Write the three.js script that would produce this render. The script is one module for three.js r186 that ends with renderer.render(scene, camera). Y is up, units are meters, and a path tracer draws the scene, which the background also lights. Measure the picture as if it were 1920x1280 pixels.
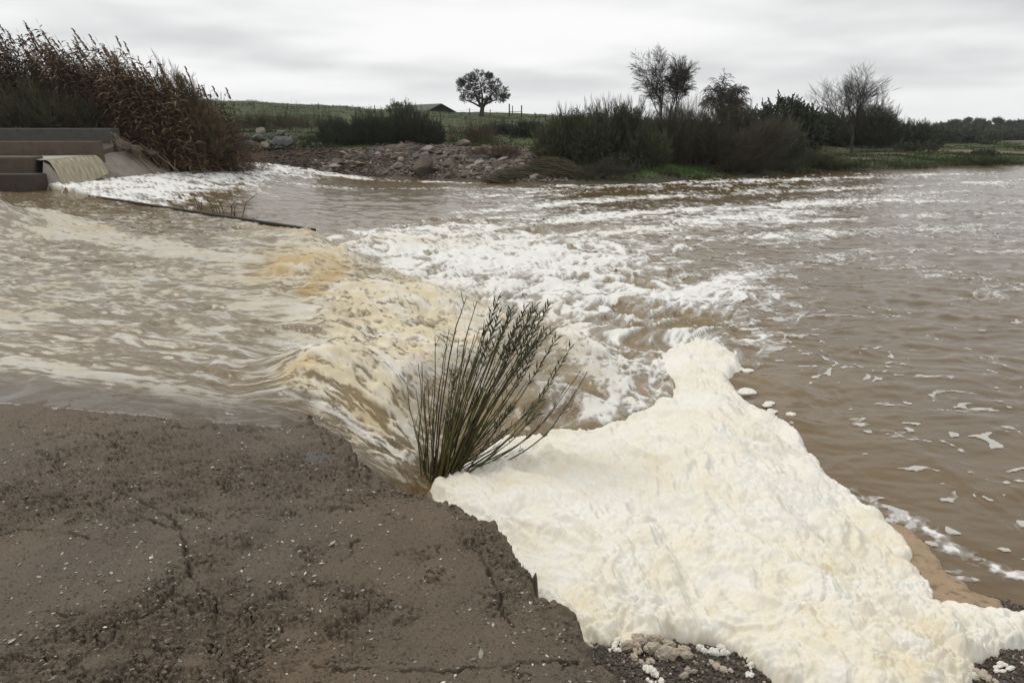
import * as THREE from 'three';
import { ImprovedNoise } from 'three/addons/math/ImprovedNoise.js';
import { mergeGeometries } from 'three/addons/utils/BufferGeometryUtils.js';

// ───────────────────────── camera, sky, sun, exposure
const W = 1024, H = 682;
const scene = new THREE.Scene();
const EYE = 1.6, PITCH = THREE.MathUtils.degToRad(16.06), FOV = 50;
const camera = new THREE.PerspectiveCamera(FOV, W / H, 0.05, 4000);
camera.position.set(0, EYE, 0);
camera.rotation.set(-PITCH, 0, 0);
const renderer = new THREE.WebGLRenderer({ antialias: true });
renderer.setSize(W, H);
renderer.toneMapping = THREE.LinearToneMapping;
renderer.toneMappingExposure = 1.0;
renderer.shadowMap.enabled = true;

// seeded helpers
function rng(seed) { let a = seed >>> 0; return () => { a = (a + 0x6D2B79F5) >>> 0; let t = a; t = Math.imul(t ^ (t >>> 15), t | 1); t ^= t + Math.imul(t ^ (t >>> 7), t | 61); return ((t ^ (t >>> 14)) >>> 0) / 4294967296; }; }
const clamp = (x, a = 0, b = 1) => x < a ? a : x > b ? b : x;
const lerp = (a, b, t) => a + (b - a) * t;
const sstep = (a, b, x) => { const t = clamp((x - a) / (b - a)); return t * t * (3 - 2 * t); };
const PERM = new Uint8Array(512), GX = new Float32Array(256), GY = new Float32Array(256);
{ const r = rng(77), p = [...Array(256).keys()]; for (let i = 255; i > 0; i--) { const j = Math.floor(r() * (i + 1)); [p[i], p[j]] = [p[j], p[i]]; }
  for (let i = 0; i < 512; i++) PERM[i] = p[i & 255];
  for (let i = 0; i < 256; i++) { const a = r() * 6.28318; GX[i] = Math.cos(a); GY[i] = Math.sin(a); } }
function noise(x, y) {                                     // gradient noise, about -0.7 .. 0.7 scaled to -1 .. 1
  const xi = Math.floor(x), yi = Math.floor(y), xf = x - xi, yf = y - yi, X = xi & 255, Y = yi & 255;
  const u = xf * xf * xf * (xf * (xf * 6 - 15) + 10), v = yf * yf * yf * (yf * (yf * 6 - 15) + 10);
  const a = PERM[PERM[X] + Y], b = PERM[PERM[X + 1] + Y], c = PERM[PERM[X] + Y + 1], d = PERM[PERM[X + 1] + Y + 1];
  const n0 = GX[a] * xf + GY[a] * yf, n1 = GX[b] * (xf - 1) + GY[b] * yf, n2 = GX[c] * xf + GY[c] * (yf - 1), n3 = GX[d] * (xf - 1) + GY[d] * (yf - 1);
  return 1.45 * (n0 + u * (n1 - n0) + v * (n2 + u * (n3 - n2) - n0 - u * (n1 - n0)));
}
function fbm(x, y, o = 4, g = 0.5) { let s = 0, a = 1, t = 0; for (let i = 0; i < o; i++) { s += a * noise(x, y); t += a; a *= g; const q = x; x = x * 1.72 + y * 1.05 + 11.3; y = y * 1.72 - q * 1.05 + 5.7; } return s / t; }
function ridge(x, y, o = 3, g = 0.55) { let s = 0, a = 1, t = 0; for (let i = 0; i < o; i++) { s += a * (1 - Math.min(1, Math.abs(noise(x, y)) * 1.9)); t += a; a *= g; const q = x; x = x * 1.68 + y * 1.02 + 31.3; y = y * 1.68 - q * 1.02 + 15.7; } return s / t; }
function billow(x, y, o = 3, g = 0.5) { let s = 0, a = 1, t = 0; for (let i = 0; i < o; i++) { s += a * Math.min(1, Math.abs(noise(x, y)) * 1.7); t += a; a *= g; const q = x; x = x * 1.7 + y * 1.0 + 7.3; y = y * 1.7 - q * 1.0 + 3.1; } return s / t; }
function cells(x, y) {                                     // rounded puffs: 1 in a cell's middle, 0 on its border
  const xi = Math.floor(x), yi = Math.floor(y); let d1 = 9, d2 = 9;
  for (let j = -1; j < 2; j++) for (let i = -1; i < 2; i++) { const h = PERM[PERM[(xi + i) & 255] + ((yi + j) & 255)], h2 = PERM[h + 37]; const dx = xi + i + h / 255 - x, dy = yi + j + h2 / 255 - y, d = dx * dx + dy * dy; if (d < d1) { d2 = d1; d1 = d; } else if (d < d2) d2 = d; }
  return [Math.sqrt(d1), Math.sqrt(d2)];
}

// one overcast sky: grey stratus with soft brighter breaks
{
  const SW = 2048, SH = 1024, data = new Float32Array(SW * SH * 4);
  for (let j = 0; j < SH; j++) {
    const el = ((j + 0.5) / SH - 0.5) * Math.PI, sy = Math.sin(el), cy = Math.cos(el);
    for (let i = 0; i < SW; i++) {
      const az = ((i + 0.5) / SW - 0.5) * 2 * Math.PI, dx = Math.cos(az) * cy, dz = Math.sin(az) * cy, k = (j * SW + i) * 4;
      let L = 0.9, w = 0.5;
      if (sy > -0.02) {
        const q = 1 / (Math.max(sy, 0) + 0.07), cx = dx * q, cz = dz * q;
        const n = fbm(cx * 0.42 + 3.1, cz * 0.42 + 1.7, 5, 0.55), m = fbm(cx * 0.16 + 9.2, cz * 0.2 - 4.4, 4, 0.5);
        L = 0.86 + 0.27 * m + 0.24 * n;
        L = lerp(0.56, 0.98, sstep(0.66, 1.02, L + 0.05 * fbm(cx * 1.3, cz * 1.3, 3)));
        L = lerp(0.93, L, sstep(0.0, 0.09, sy));
        L += 0.22 * sstep(0.16, 0.95, sy);
        w = clamp((L - 0.62) / 0.35);
      } else L = 0.35;
      data[k] = L * lerp(0.972, 0.995, w); data[k + 1] = L * lerp(0.992, 1.0, w); data[k + 2] = L * lerp(1.01, 0.995, w); data[k + 3] = 1;
    }
  }
  const t = new THREE.DataTexture(data, SW, SH, THREE.RGBAFormat, THREE.FloatType);
  t.mapping = THREE.EquirectangularReflectionMapping; t.magFilter = THREE.LinearFilter; t.needsUpdate = true;
  scene.background = t; scene.environment = t;
}
const sun = new THREE.DirectionalLight(new THREE.Color(1, 0.96, 0.89), 1.25);
sun.position.set(-26, 36, -24); sun.target.position.set(0, 0, -8);
sun.castShadow = true; sun.shadow.radius = 60; sun.shadow.mapSize.set(2048, 2048);
Object.assign(sun.shadow.camera, { left: -60, right: 60, top: 60, bottom: -60, near: 1, far: 200 });
scene.add(sun, sun.target);

// ───────────────────────── where a point of the view lies in the place
const F = 640 / Math.tan(THREE.MathUtils.degToRad(FOV / 2)), CP = Math.cos(PITCH), SP = Math.sin(PITCH);
function ray(px, py) { const x = (px - 960) / F, y = -(py - 640) / F; return [x, y * CP - SP, -CP - y * SP]; }
function onY(px, py, y) { const d = ray(px, py), t = (y - EYE) / d[1]; return [d[0] * t, d[2] * t]; }
function atD(px, py, D) { const d = ray(px, py), t = -D / d[2]; return new THREE.Vector3(d[0] * t, EYE + d[1] * t, -D); }
const colR = (px) => (px - 960) * CP / F;                 // x / depth of a column of the view at eye height
const V = (x, y, z) => new THREE.Vector3(x, y, z);

// ───────────────────────── names, labels, meshes
const used = {};
function numbered(n) { const k = used[n] = (used[n] ?? -1) + 1; return k ? n + '_' + String(k).padStart(3, '0') : n; }
function tag(o, label, category, group, kind) { o.userData.label = label; o.userData.category = category; if (group) o.userData.group = group; if (kind) o.userData.kind = kind; return o; }
function mesh(name, geo, mat, parent = scene) { const m = new THREE.Mesh(geo, mat); m.name = parent === scene ? numbered(name) : name; m.castShadow = m.receiveShadow = true; parent.add(m); return m; }
function group(name, p) { const g = new THREE.Group(); g.name = numbered(name); g.position.copy(p); scene.add(g); return g; }
function inst(name, geo, mat, mats, cols, parent = scene, kind = 'stuff') {
  const m = new THREE.InstancedMesh(geo, mat, mats.length); m.name = parent === scene ? numbered(name) : name;
  for (let i = 0; i < mats.length; i++) { m.setMatrixAt(i, mats[i]); if (cols) m.setColorAt(i, cols[i]); }
  m.castShadow = m.receiveShadow = true; m.userData.kind = kind; parent.add(m); return m;
}
const std = (c, rough = 0.9, extra = {}) => new THREE.MeshStandardMaterial({ color: new THREE.Color().setRGB(...c), roughness: rough, side: THREE.DoubleSide, ...extra });
const vcol = (rough = 0.9, extra = {}) => new THREE.MeshStandardMaterial({ vertexColors: true, roughness: rough, side: THREE.DoubleSide, ...extra });
const rgb = (r, g, b) => new THREE.Color().setRGB(r, g, b);
const UP = V(0, 1, 0), _q = new THREE.Quaternion(), _q2 = new THREE.Quaternion();
function place(p, dir, spin, s) { _q.setFromUnitVectors(UP, dir); _q2.setFromAxisAngle(UP, spin); _q.multiply(_q2); return new THREE.Matrix4().compose(p, _q, typeof s === 'number' ? V(s, s, s) : s); }

// a height sheet whose rows and columns widen with distance
function fan({ r0, r1, nr, D0, D1, nd, pw = 0.6, at, keep, alpha = false, uv = 0 }) {
  const n = nr * nd, pos = new Float32Array(n * 3), ok = new Uint8Array(n), C = alpha ? 4 : 3, col = new Float32Array(n * C);
  const a = Math.pow(D0, -pw), b = Math.pow(D1, -pw), out = [0, 0, 0, 0, 0];
  for (let j = 0; j < nd; j++) {
    const D = Math.pow(lerp(a, b, j / (nd - 1)), -1 / pw);
    for (let i = 0; i < nr; i++) {
      const k = j * nr + i, x = lerp(r0, r1, i / (nr - 1)) * D, z = -D;
      if (keep && !keep(x, z)) continue;
      if (at(x, z, out) === false) continue;
      ok[k] = 1; pos[k * 3] = x; pos[k * 3 + 1] = out[0]; pos[k * 3 + 2] = z;
      for (let c = 0; c < C; c++) col[k * C + c] = out[1 + c];
    }
  }
  const map = new Int32Array(n).fill(-1), idx = []; let m = 0;
  const v = (k) => map[k] < 0 ? (map[k] = m++) : map[k];
  for (let j = 0; j < nd - 1; j++) for (let i = 0; i < nr - 1; i++) {
    const k = j * nr + i, q = k + nr;
    if (ok[k] && ok[k + 1] && ok[q]) idx.push(v(k), v(k + 1), v(q));
    if (ok[k + 1] && ok[q + 1] && ok[q]) idx.push(v(k + 1), v(q + 1), v(q));
  }
  const P = new Float32Array(m * 3), K = new Float32Array(m * C), U = uv ? new Float32Array(m * 2) : null;
  for (let k = 0; k < n; k++) { const t = map[k]; if (t < 0) continue; for (let c = 0; c < 3; c++) P[t * 3 + c] = pos[k * 3 + c]; for (let c = 0; c < C; c++) K[t * C + c] = col[k * C + c]; if (uv) { U[t * 2] = pos[k * 3] * uv; U[t * 2 + 1] = pos[k * 3 + 2] * uv; } }
  const g = new THREE.BufferGeometry();
  g.setAttribute('position', new THREE.BufferAttribute(P, 3)); g.setAttribute('color', new THREE.BufferAttribute(K, C)); if (uv) g.setAttribute('uv', new THREE.BufferAttribute(U, 2));
  g.setIndex(idx); g.computeVertexNormals(); return g;
}
// tubes joined in one buffer
class Tubes {
  constructor() { this.p = []; this.n = []; this.i = []; }
  add(pts, rad, sides = 4) {
    const base = this.p.length / 3, N = pts.length; let t = V(0, 0, 0), a = V(0, 0, 0), b = V(0, 0, 0);
    for (let k = 0; k < N; k++) {
      t.copy(pts[Math.min(k + 1, N - 1)]).sub(pts[Math.max(k - 1, 0)]).normalize();
      a.set(Math.abs(t.y) > 0.9 ? 1 : 0, Math.abs(t.y) > 0.9 ? 0 : 1, 0).cross(t).normalize(); b.copy(t).cross(a);
      const R = typeof rad === 'number' ? rad : rad[k];
      for (let s = 0; s < sides; s++) { const th = s / sides * Math.PI * 2, c = Math.cos(th), d = Math.sin(th), nx = a.x * c + b.x * d, ny = a.y * c + b.y * d, nz = a.z * c + b.z * d; this.p.push(pts[k].x + nx * R, pts[k].y + ny * R, pts[k].z + nz * R); this.n.push(nx, ny, nz); }
    }
    for (let k = 0; k < N - 1; k++) for (let s = 0; s < sides; s++) { const q = base + k * sides + s, r = base + k * sides + (s + 1) % sides; this.i.push(q, r, q + sides, r, r + sides, q + sides); }
    return this;
  }
  geo() { const g = new THREE.BufferGeometry(); g.setAttribute('position', new THREE.Float32BufferAttribute(this.p, 3)); g.setAttribute('normal', new THREE.Float32BufferAttribute(this.n, 3)); g.setIndex(this.i); return g; }
}
// leaves joined in one buffer: each a bent lance of four triangles
class Leaves {
  constructor() { this.p = []; this.i = []; }
  add(o, d, len, wid, droop = 0, tw = 0) {
    const dir = d.clone().normalize(), side = V(-dir.z, 0, dir.x); if (side.lengthSq() < 1e-4) side.set(1, 0, 0); side.normalize().applyAxisAngle(dir, tw);
    const b = this.p.length / 3, m = o.clone().addScaledVector(dir, len * 0.45); m.y -= droop * len * 0.12; const e = o.clone().addScaledVector(dir, len); e.y -= droop * len * 0.6;
    const l = m.clone().addScaledVector(side, wid / 2), r = m.clone().addScaledVector(side, -wid / 2);
    for (const v of [o, l, r, e]) this.p.push(v.x, v.y, v.z);
    this.i.push(b, b + 1, b + 2, b + 1, b + 3, b + 2); return this;
  }
  geo() { const g = new THREE.BufferGeometry(); g.setAttribute('position', new THREE.Float32BufferAttribute(this.p, 3)); g.setIndex(this.i); g.computeVertexNormals(); return g; }
}
const imp = new ImprovedNoise();
function rockGeo(seed, detail = 2, rough = 0.35, flat = 0.7) {
  const g = new THREE.IcosahedronGeometry(1, detail), p = g.attributes.position, r = rng(seed), v = V(0, 0, 0), cuts = [];
  for (let i = 0; i < 13; i++) cuts.push([V(r() - 0.5, r() - 0.5, r() - 0.5).normalize(), 0.5 + r() * 0.3]);
  const o = seed * 3.7;
  for (let i = 0; i < p.count; i++) {
    v.fromBufferAttribute(p, i); const n = imp.noise(v.x * 1.3 + o, v.y * 1.3, v.z * 1.3) * rough + imp.noise(v.x * 3.1 + o, v.y * 3.1 + 4, v.z * 3.1) * rough * 0.4;
    v.multiplyScalar(1 + n); for (const [c, d] of cuts) { const e = v.dot(c) - d; if (e > 0) v.addScaledVector(c, -e); }
    p.setXYZ(i, v.x, v.y * flat, v.z);
  }
  g.computeVertexNormals(); return g;
}
function polySD(P) {                                        // signed distance to a closed outline, positive inside
  const n = P.length; let x0 = 1e9, x1 = -1e9, z0 = 1e9, z1 = -1e9; for (const [x, z] of P) { x0 = Math.min(x0, x); x1 = Math.max(x1, x); z0 = Math.min(z0, z); z1 = Math.max(z1, z); }
  return (x, z) => {
    let d = 1e9, ins = false;
    for (let i = 0, j = n - 1; i < n; j = i++) {
      const ax = P[j][0], az = P[j][1], bx = P[i][0], bz = P[i][1], ex = bx - ax, ez = bz - az, wx = x - ax, wz = z - az, t = clamp((wx * ex + wz * ez) / (ex * ex + ez * ez)), qx = wx - ex * t, qz = wz - ez * t, dd = qx * qx + qz * qz;
      if (dd < d) d = dd;
      if ((az > z) !== (bz > z) && x < (bx - ax) * (z - az) / (bz - az) + ax) ins = !ins;
    }
    d = Math.sqrt(d); return ins ? d : -d;
  };
}
function lineD(P) {                                          // distance to an open line, and how far along it (0..1)
  const n = P.length; return (x, z) => { let d = 1e9, at = 0; for (let i = 0; i < n - 1; i++) { const ax = P[i][0], az = P[i][1], ex = P[i + 1][0] - ax, ez = P[i + 1][1] - az, wx = x - ax, wz = z - az, t = clamp((wx * ex + wz * ez) / (ex * ex + ez * ez)), qx = wx - ex * t, qz = wz - ez * t, dd = qx * qx + qz * qz; if (dd < d) { d = dd; at = (i + t) / (n - 1); } } return [Math.sqrt(d), at]; };
}

// ───────────────────────── land beyond the river
const POOL = -0.45;
const COLS = [
  [-420, [[19, 300], [21, 262], [25, 235], [34, 205], [55, 185], [95, 175]]],
  [0, [[24.5, 300], [26, 262], [29, 240], [36, 215], [55, 190], [95, 180]]],
  [150, [[25, 305], [26.5, 268], [29, 250], [38, 228], [55, 205], [92, 184]]],
  [260, [[25.8, 325], [27, 285], [30, 262], [40, 238], [55, 212], [92, 184]]],
  [345, [[27.8, 345], [29.5, 318], [33, 288], [41, 258], [60, 225], [92, 186]]],
  [450, [[34, 329], [35.6, 305], [38, 284], [42, 272], [56, 240], [92, 188]]],
  [600, [[34.6, 327], [36.5, 300], [39, 281], [44, 267], [60, 236], [92, 196]]],
  [760, [[33.8, 329], [36.5, 301], [39.5, 278], [45, 263], [60, 242], [95, 208]]],
  [900, [[31.3, 337], [34, 312], [38, 283], [43, 272], [64, 238], [95, 211]]],
  [1010, [[29.6, 342], [32, 318], [36, 289], [42, 275], [66, 238], [95, 212]]],
  [1200, [[30, 340], [32, 321], [36, 300], [43, 284], [62, 258], [100, 228]]],
  [1400, [[34.5, 328], [37, 311], [41, 297], [51, 281], [70, 262], [112, 243]]],
  [1600, [[39, 319], [42, 305], [46, 293], [54, 283], [72, 270], [125, 250]]],
  [1800, [[43, 312], [46, 300], [53, 286], [64, 276], [92, 263], [150, 249]]],
  [1930, [[46, 308], [49, 298], [57, 286], [72, 275], [102, 262], [160, 249]]],
  [2500, [[50, 304], [54, 294], [64, 282], [80, 273], [110, 262], [170, 250]]],
].map(([px, rows]) => [colR(px), rows.map(([D, py]) => [D, atD(px, py, D).y])]);
function colH(c, D) { const R = c[1]; if (D <= R[0][0]) return R[0][1] - Math.min(2.0, (R[0][0] - D) * 0.22); for (let i = 1; i < R.length; i++) if (D < R[i][0]) { const t = (D - R[i - 1][0]) / (R[i][0] - R[i - 1][0]); return lerp(R[i - 1][1], R[i][1], t); } return R[R.length - 1][1] - Math.min(1.0, (D - R[R.length - 1][0]) * 0.004); }
function shoreD(r) { let i = 0; while (i < COLS.length - 2 && r > COLS[i + 1][0]) i++; const a = COLS[i], b = COLS[i + 1], t = clamp((r - a[0]) / (b[0] - a[0])); return lerp(a[1][0][0], b[1][0][0], t); }
function land(x, z) {
  const D = Math.max(0.5, -z), r = x / D; let i = 0; while (i < COLS.length - 2 && r > COLS[i + 1][0]) i++;
  const a = COLS[i], b = COLS[i + 1], t = clamp((r - a[0]) / (b[0] - a[0])), s = t * t * (3 - 2 * t);
  const sd = lerp(a[1][0][0], b[1][0][0], t);
  return lerp(colH(a, D), colH(b, D), s) + fbm(x * 0.33, z * 0.33, 4) * 0.22 * clamp((D - sd + 1) / 5) + fbm(x * 0.06, z * 0.06, 2) * 0.3 * clamp((D - sd) / 30);
}
const GRASS = [0.04, 0.064, 0.011], DRY = [0.07, 0.066, 0.026], MUD = [0.034, 0.023, 0.0155], SAND = [0.15, 0.115, 0.078], RUBB = [0.07, 0.054, 0.041];
const mix3 = (a, b, t) => [lerp(a[0], b[0], t), lerp(a[1], b[1], t), lerp(a[2], b[2], t)];
function landKind(x, z) {                                    // [bare 0..1, colour]
  const D = -z, r = x / D, px = 960 + r * F / CP, b = D - shoreD(r), n = fbm(x * 0.4 + 3, z * 0.4, 4), m = fbm(x * 0.12, z * 0.12 + 9, 3);
  let c = mix3(GRASS, DRY, clamp(0.28 + m * 0.9 + n * 0.4)), bare = 0;
  if (px < 1080) { const wdt = px < 640 ? 5.0 : px < 700 ? 6.5 : 8.5; bare = sstep(wdt + 1.2, wdt - 1.2, b + n * 2.2); c = mix3(c, px < 640 ? mix3(MUD, [0.075, 0.045, 0.022], clamp(m + n)) : RUBB, bare); }
  else if (px < 1530) { bare = sstep(1.2, 0.0, b + n * 1.2) * 0.7; c = mix3(c, MUD, bare); if (px > 1180 && px < 1330 && b > 0.8 && b < 4) { c = mix3(c, [0.055, 0.1, 0.012], 0.95); bare = 0; } }
  else { bare = sstep(0.7, 0.0, b + n * 0.7) * 0.8; c = mix3(c, MUD, bare); const sn = sstep(0.12, 0.35, fbm(x * 0.1 + 40, z * 0.3, 3) + (b > 9 && b < 16 ? 0.18 : -0.05)); c = mix3(c, SAND, sn * 0.8); bare = Math.max(bare, sn); }
  const f = 1 + fbm(x * 2.3, z * 2.3, 3) * 0.35; return [bare, [c[0] * f, c[1] * f, c[2] * f]];
}
{
  const g = fan({ r0: -2.2, r1: 2.2, nr: 520, D0: 6, D1: 2500, nd: 300, pw: 0.45, at: (x, z, o) => { o[0] = land(x, z); const k = landKind(x, z)[1]; o[1] = k[0]; o[2] = k[1]; o[3] = k[2]; } });
  const m = mesh('terrain', g, vcol(1)); m.userData.kind = 'structure'; m.userData.label = 'far river bank and low green hill with mud and grass';
  const e = mesh('ground', new THREE.PlaneGeometry(5200, 5200).rotateX(-Math.PI / 2).translate(0, -3.2, 0), std([0.06, 0.05, 0.03], 1)); e.userData.kind = 'structure';
}

// ───────────────────────── the paved ford: outline of its slab, its height, the water line on it
const EDGE = [[1190, 1330], [1120, 1225], [1070, 1150], [1008, 1096], [1012, 1066], [975, 1030], [940, 985], [880, 945], [812, 916], [760, 908], [715, 880], [676, 868], [668, 838], [628, 806], [585, 770], [570, 720], [590, 660], [606, 600], [606, 520], [612, 462]].map(([a, b]) => onY(a, b, -0.02));
const K0 = onY(584, 428, 0.03), K1 = onY(170, 366, 0.03), KD = [K1[0] - K0[0], K1[1] - K0[1]], KL = Math.hypot(...KD), KN = [KD[0] / KL, KD[1] / KL];
const K2 = [K0[0] + KN[0] * (KL + 4.5), K0[1] + KN[1] * (KL + 4.5)];
const fordSD = polySD([[EDGE[0][0] + 0.15, 3], ...EDGE, K0, K1, K2, [-40, K2[1] - 2], [-40, 3]]);
const kerbD = lineD([K0, K1, K2]), KS = KN[0] * 1 > 0 ? [KN[1], -KN[0]] : [-KN[1], KN[0]]; if (KS[1] > 0) { KS[0] *= -1; KS[1] *= -1; }
const WLINE = [[-100, 4.3], [0, 4.22], [180, 4.1], [330, 3.98], [470, 3.9], [560, 3.8], [640, 3.66], [690, 3.5], [760, 3.25], [900, 3.1]].map(([p, d]) => [colR(p), d]);
function wline(r) { if (r <= WLINE[0][0]) return WLINE[0][1]; for (let i = 1; i < WLINE.length; i++) if (r < WLINE[i][0]) return lerp(WLINE[i - 1][1], WLINE[i][1], (r - WLINE[i - 1][0]) / (WLINE[i][0] - WLINE[i - 1][0])); return WLINE[WLINE.length - 1][1]; }
const FORDW = -0.045, PUD = onY(603, 846, -0.02), NOTCH = onY(655, 812, 0.0);
function road0(x, z) { const D = -z, w = wline(x / Math.max(0.5, D)); let y = FORDW + (w - D) * 0.055; y = D > w ? Math.max(y, -0.16) : Math.min(y, 0.02 + (y - 0.02) * 0.15); const d2 = (x - NOTCH[0]) ** 2 + (z - NOTCH[1]) ** 2; y += 0.055 * Math.exp(-d2 / 0.03); const p2 = ((x - PUD[0]) / 0.13) ** 2 + ((z - PUD[1]) / 0.13) ** 2; return y - 0.02 * Math.exp(-p2 * p2); }
const CRACKS = [[[0, 945], [120, 935], [230, 930], [330, 980], [350, 1040], [355, 1090], [400, 1130], [410, 1200]], [[600, 1270], [720, 1265], [800, 1272], [900, 1262], [980, 1250], [1080, 1245]], [[0, 1010], [60, 1000], [160, 1015]], [[640, 1060], [680, 1020]], [[230, 960], [300, 990], [350, 1000]], [[560, 930], [620, 950], [680, 955]], [[70, 880], [85, 905], [75, 930]], [[300, 900], [420, 905], [520, 900]], [[350, 1090], [300, 1150], [180, 1200], [60, 1230]], [[860, 1000], [905, 1040], [930, 1110], [960, 1180]]].map((l) => lineD(l.map(([a, b]) => onY(a, b, 0))));
const CRUMB = [[230, 850, 0.45, 0.5], [480, 890, 0.5, 0.35], [620, 880, 0.4, 0.3], [380, 1230, 0.5, 0.25], [250, 1260, 0.4, 0.2], [460, 1030, 0.12, 0.12], [350, 1085, 0.12, 0.2], [580, 1045, 0.1, 0.1], [130, 950, 0.4, 0.2], [980, 1080, 0.12, 0.25], [900, 990, 0.12, 0.15], [720, 905, 0.2, 0.12], [540, 1150, 0.5, 0.15]].map(([a, b, rx, rz]) => [...onY(a, b, 0), rx, rz]);
const crumb = (x, z) => { let c = 0; for (const [a, b, rx, rz] of CRUMB) { const e = ((x - a) / rx) ** 2 + ((z - b) / rz) ** 2; if (e < 6) c += Math.exp(-e); } return 0.8 * clamp(c * (0.75 + 1.1 * fbm(x * 5, z * 5, 3))); };
function roadAt(x, z, o) {
  const D = -z; let y = road0(x, z);
  const c = crumb(x, z), w = fbm(x * 9 + 2, z * 9, 3) * 0.05, w2 = fbm(x * 31, z * 31, 2) * 0.016; let ck = 0;
  for (const L of CRACKS) { const d = L(x + w, z + w * 0.8 + w2)[0]; if (d < 0.06) ck = Math.max(ck, sstep(0.008, 0.001, d - 0.006 * noise(x * 14, z * 14))); }
  { const [e1, e2] = cells(x * 3.1 + w * 14 + w2 * 20, z * 3.1 + w * 9), mk = sstep(-0.05, 0.3, fbm(x * 1.1 + 60, z * 1.1, 3) + 0.5 * c), [h1, h2] = cells(x * 9 + w * 20, z * 9 + w2 * 30); ck = Math.max(ck, mk * sstep(0.045, 0.01, e2 - e1), 0.6 * sstep(0.1, 0.5, c) * sstep(0.1, 0.03, h2 - h1)); }
  ck *= 0.35 + 0.65 * sstep(-0.25, 0.2, noise(x * 7 + 5, z * 7));
  const [d1, d2] = cells(x * 30 + w * 60, z * 30 + w2 * 60), lump = Math.min(1, (d2 - d1) * 2.2);
  const grit = fbm(x * 95, z * 95, 2, 0.7), broad = fbm(x * 1.6, z * 1.6, 4);
  y += broad * 0.014 + fbm(x * 14, z * 14, 3) * 0.006 + grit * (0.0036 + 0.003 * c) + c * (lump * 0.017 - 0.014) - ck * 0.03;
  const sd = fordSD(x, z) + fbm(x * 6, z * 6, 3) * 0.05 + fbm(x * 26, z * 26, 2) * 0.016;
  if (D < 9) y -= 0.6 * sstep(0.012, -0.035, sd) + 0.03 * sstep(0.16, 0.0, sd) * (0.6 + noise(x * 22, z * 22));
  if (sd < -0.06) return false;
  const tone = 1 + 0.3 * fbm(x * 2.1 + 7, z * 2.1, 5, 0.6) + 0.3 * grit + 0.12 * noise(x * 210, z * 210);
  const warm = clamp(0.5 + fbm(x * 0.9, z * 0.9 + 20, 3));
  o[0] = y; const dirt = 1 - 0.12 * c; o[1] = lerp(0.096, 0.112, warm) * tone * dirt; o[2] = lerp(0.076, 0.081, warm) * tone * dirt; o[3] = lerp(0.055, 0.051, warm) * tone * dirt;
}
{
  const near = fan({ r0: -1.15, r1: 0.36, nr: 760, D0: 1.05, D1: 4.9, nd: 620, pw: 0.8, at: roadAt });
  const m = mesh('road', near, vcol(0.85)); m.userData.kind = 'structure'; m.userData.label = 'cracked wet brown asphalt ford with a broken edge';
  const bedG = fan({ r0: -2.2, r1: 0.1, nr: 130, D0: 4.8, D1: 32, nd: 120, at: (x, z, o) => { if (fordSD(x, z) < -0.05) return false; o[0] = road0(x, z) - 0.012; o[1] = 0.1; o[2] = 0.085; o[3] = 0.065; } });
  const b = mesh('road', bedG, vcol(0.8)); b.userData.kind = 'structure';
  const back = mesh('road', new THREE.BoxGeometry(14, 0.4, 5).translate(-6.1, -0.21, 1.45), std([0.11, 0.093, 0.073], 0.8)); back.userData.kind = 'structure';
}

// ───────────────────────── gravel shore at the foot of the slab
const GRAVEL_TOP = (x, z) => -0.10 - 0.05 * clamp(x, 0, 3) - 0.22 * Math.max(0, -z - 1.75) + 0.015 * fbm(x * 3, z * 3, 3);
{
  const g = fan({ r0: -0.1, r1: 1.6, nr: 230, D0: 0.8, D1: 5.5, nd: 260, pw: 0.8, at: (x, z, o) => { o[0] = GRAVEL_TOP(x, z) + 0.008 * fbm(x * 40, z * 40, 2); const t = 1 + 0.5 * fbm(x * 60, z * 60, 2); o[1] = 0.06 * t; o[2] = 0.044 * t; o[3] = 0.03 * t; } });
  const m = mesh('gravel_shore', g, vcol(0.8)); m.userData.kind = 'structure';
}

// ───────────────────────── water surface
const toPool = (px, py) => onY(px, py, POOL);
const HUMPS = [[575, 505, -0.1, 0.55, 0.5, 0.12], [720, 560, -0.2, 0.8, 0.7, 0.09], [860, 570, -0.25, 0.7, 0.7, 0.03], [600, 695, -0.12, 0.4, 0.42, 0.14], [720, 730, -0.25, 0.5, 0.45, 0.1], [565, 440, -0.05, 0.9, 0.8, 0.08], [700, 445, -0.4, 0.8, 1.0, 0.12], [545, 640, -0.06, 0.35, 0.35, -0.07], [500, 700, -0.06, 0.4, 0.3, -0.05]].map(([a, b, y, rx, rz, h]) => [...onY(a, b + 12, y), rx, rz, h]);
const MOUND = [-10.4, -12.4];
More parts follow.
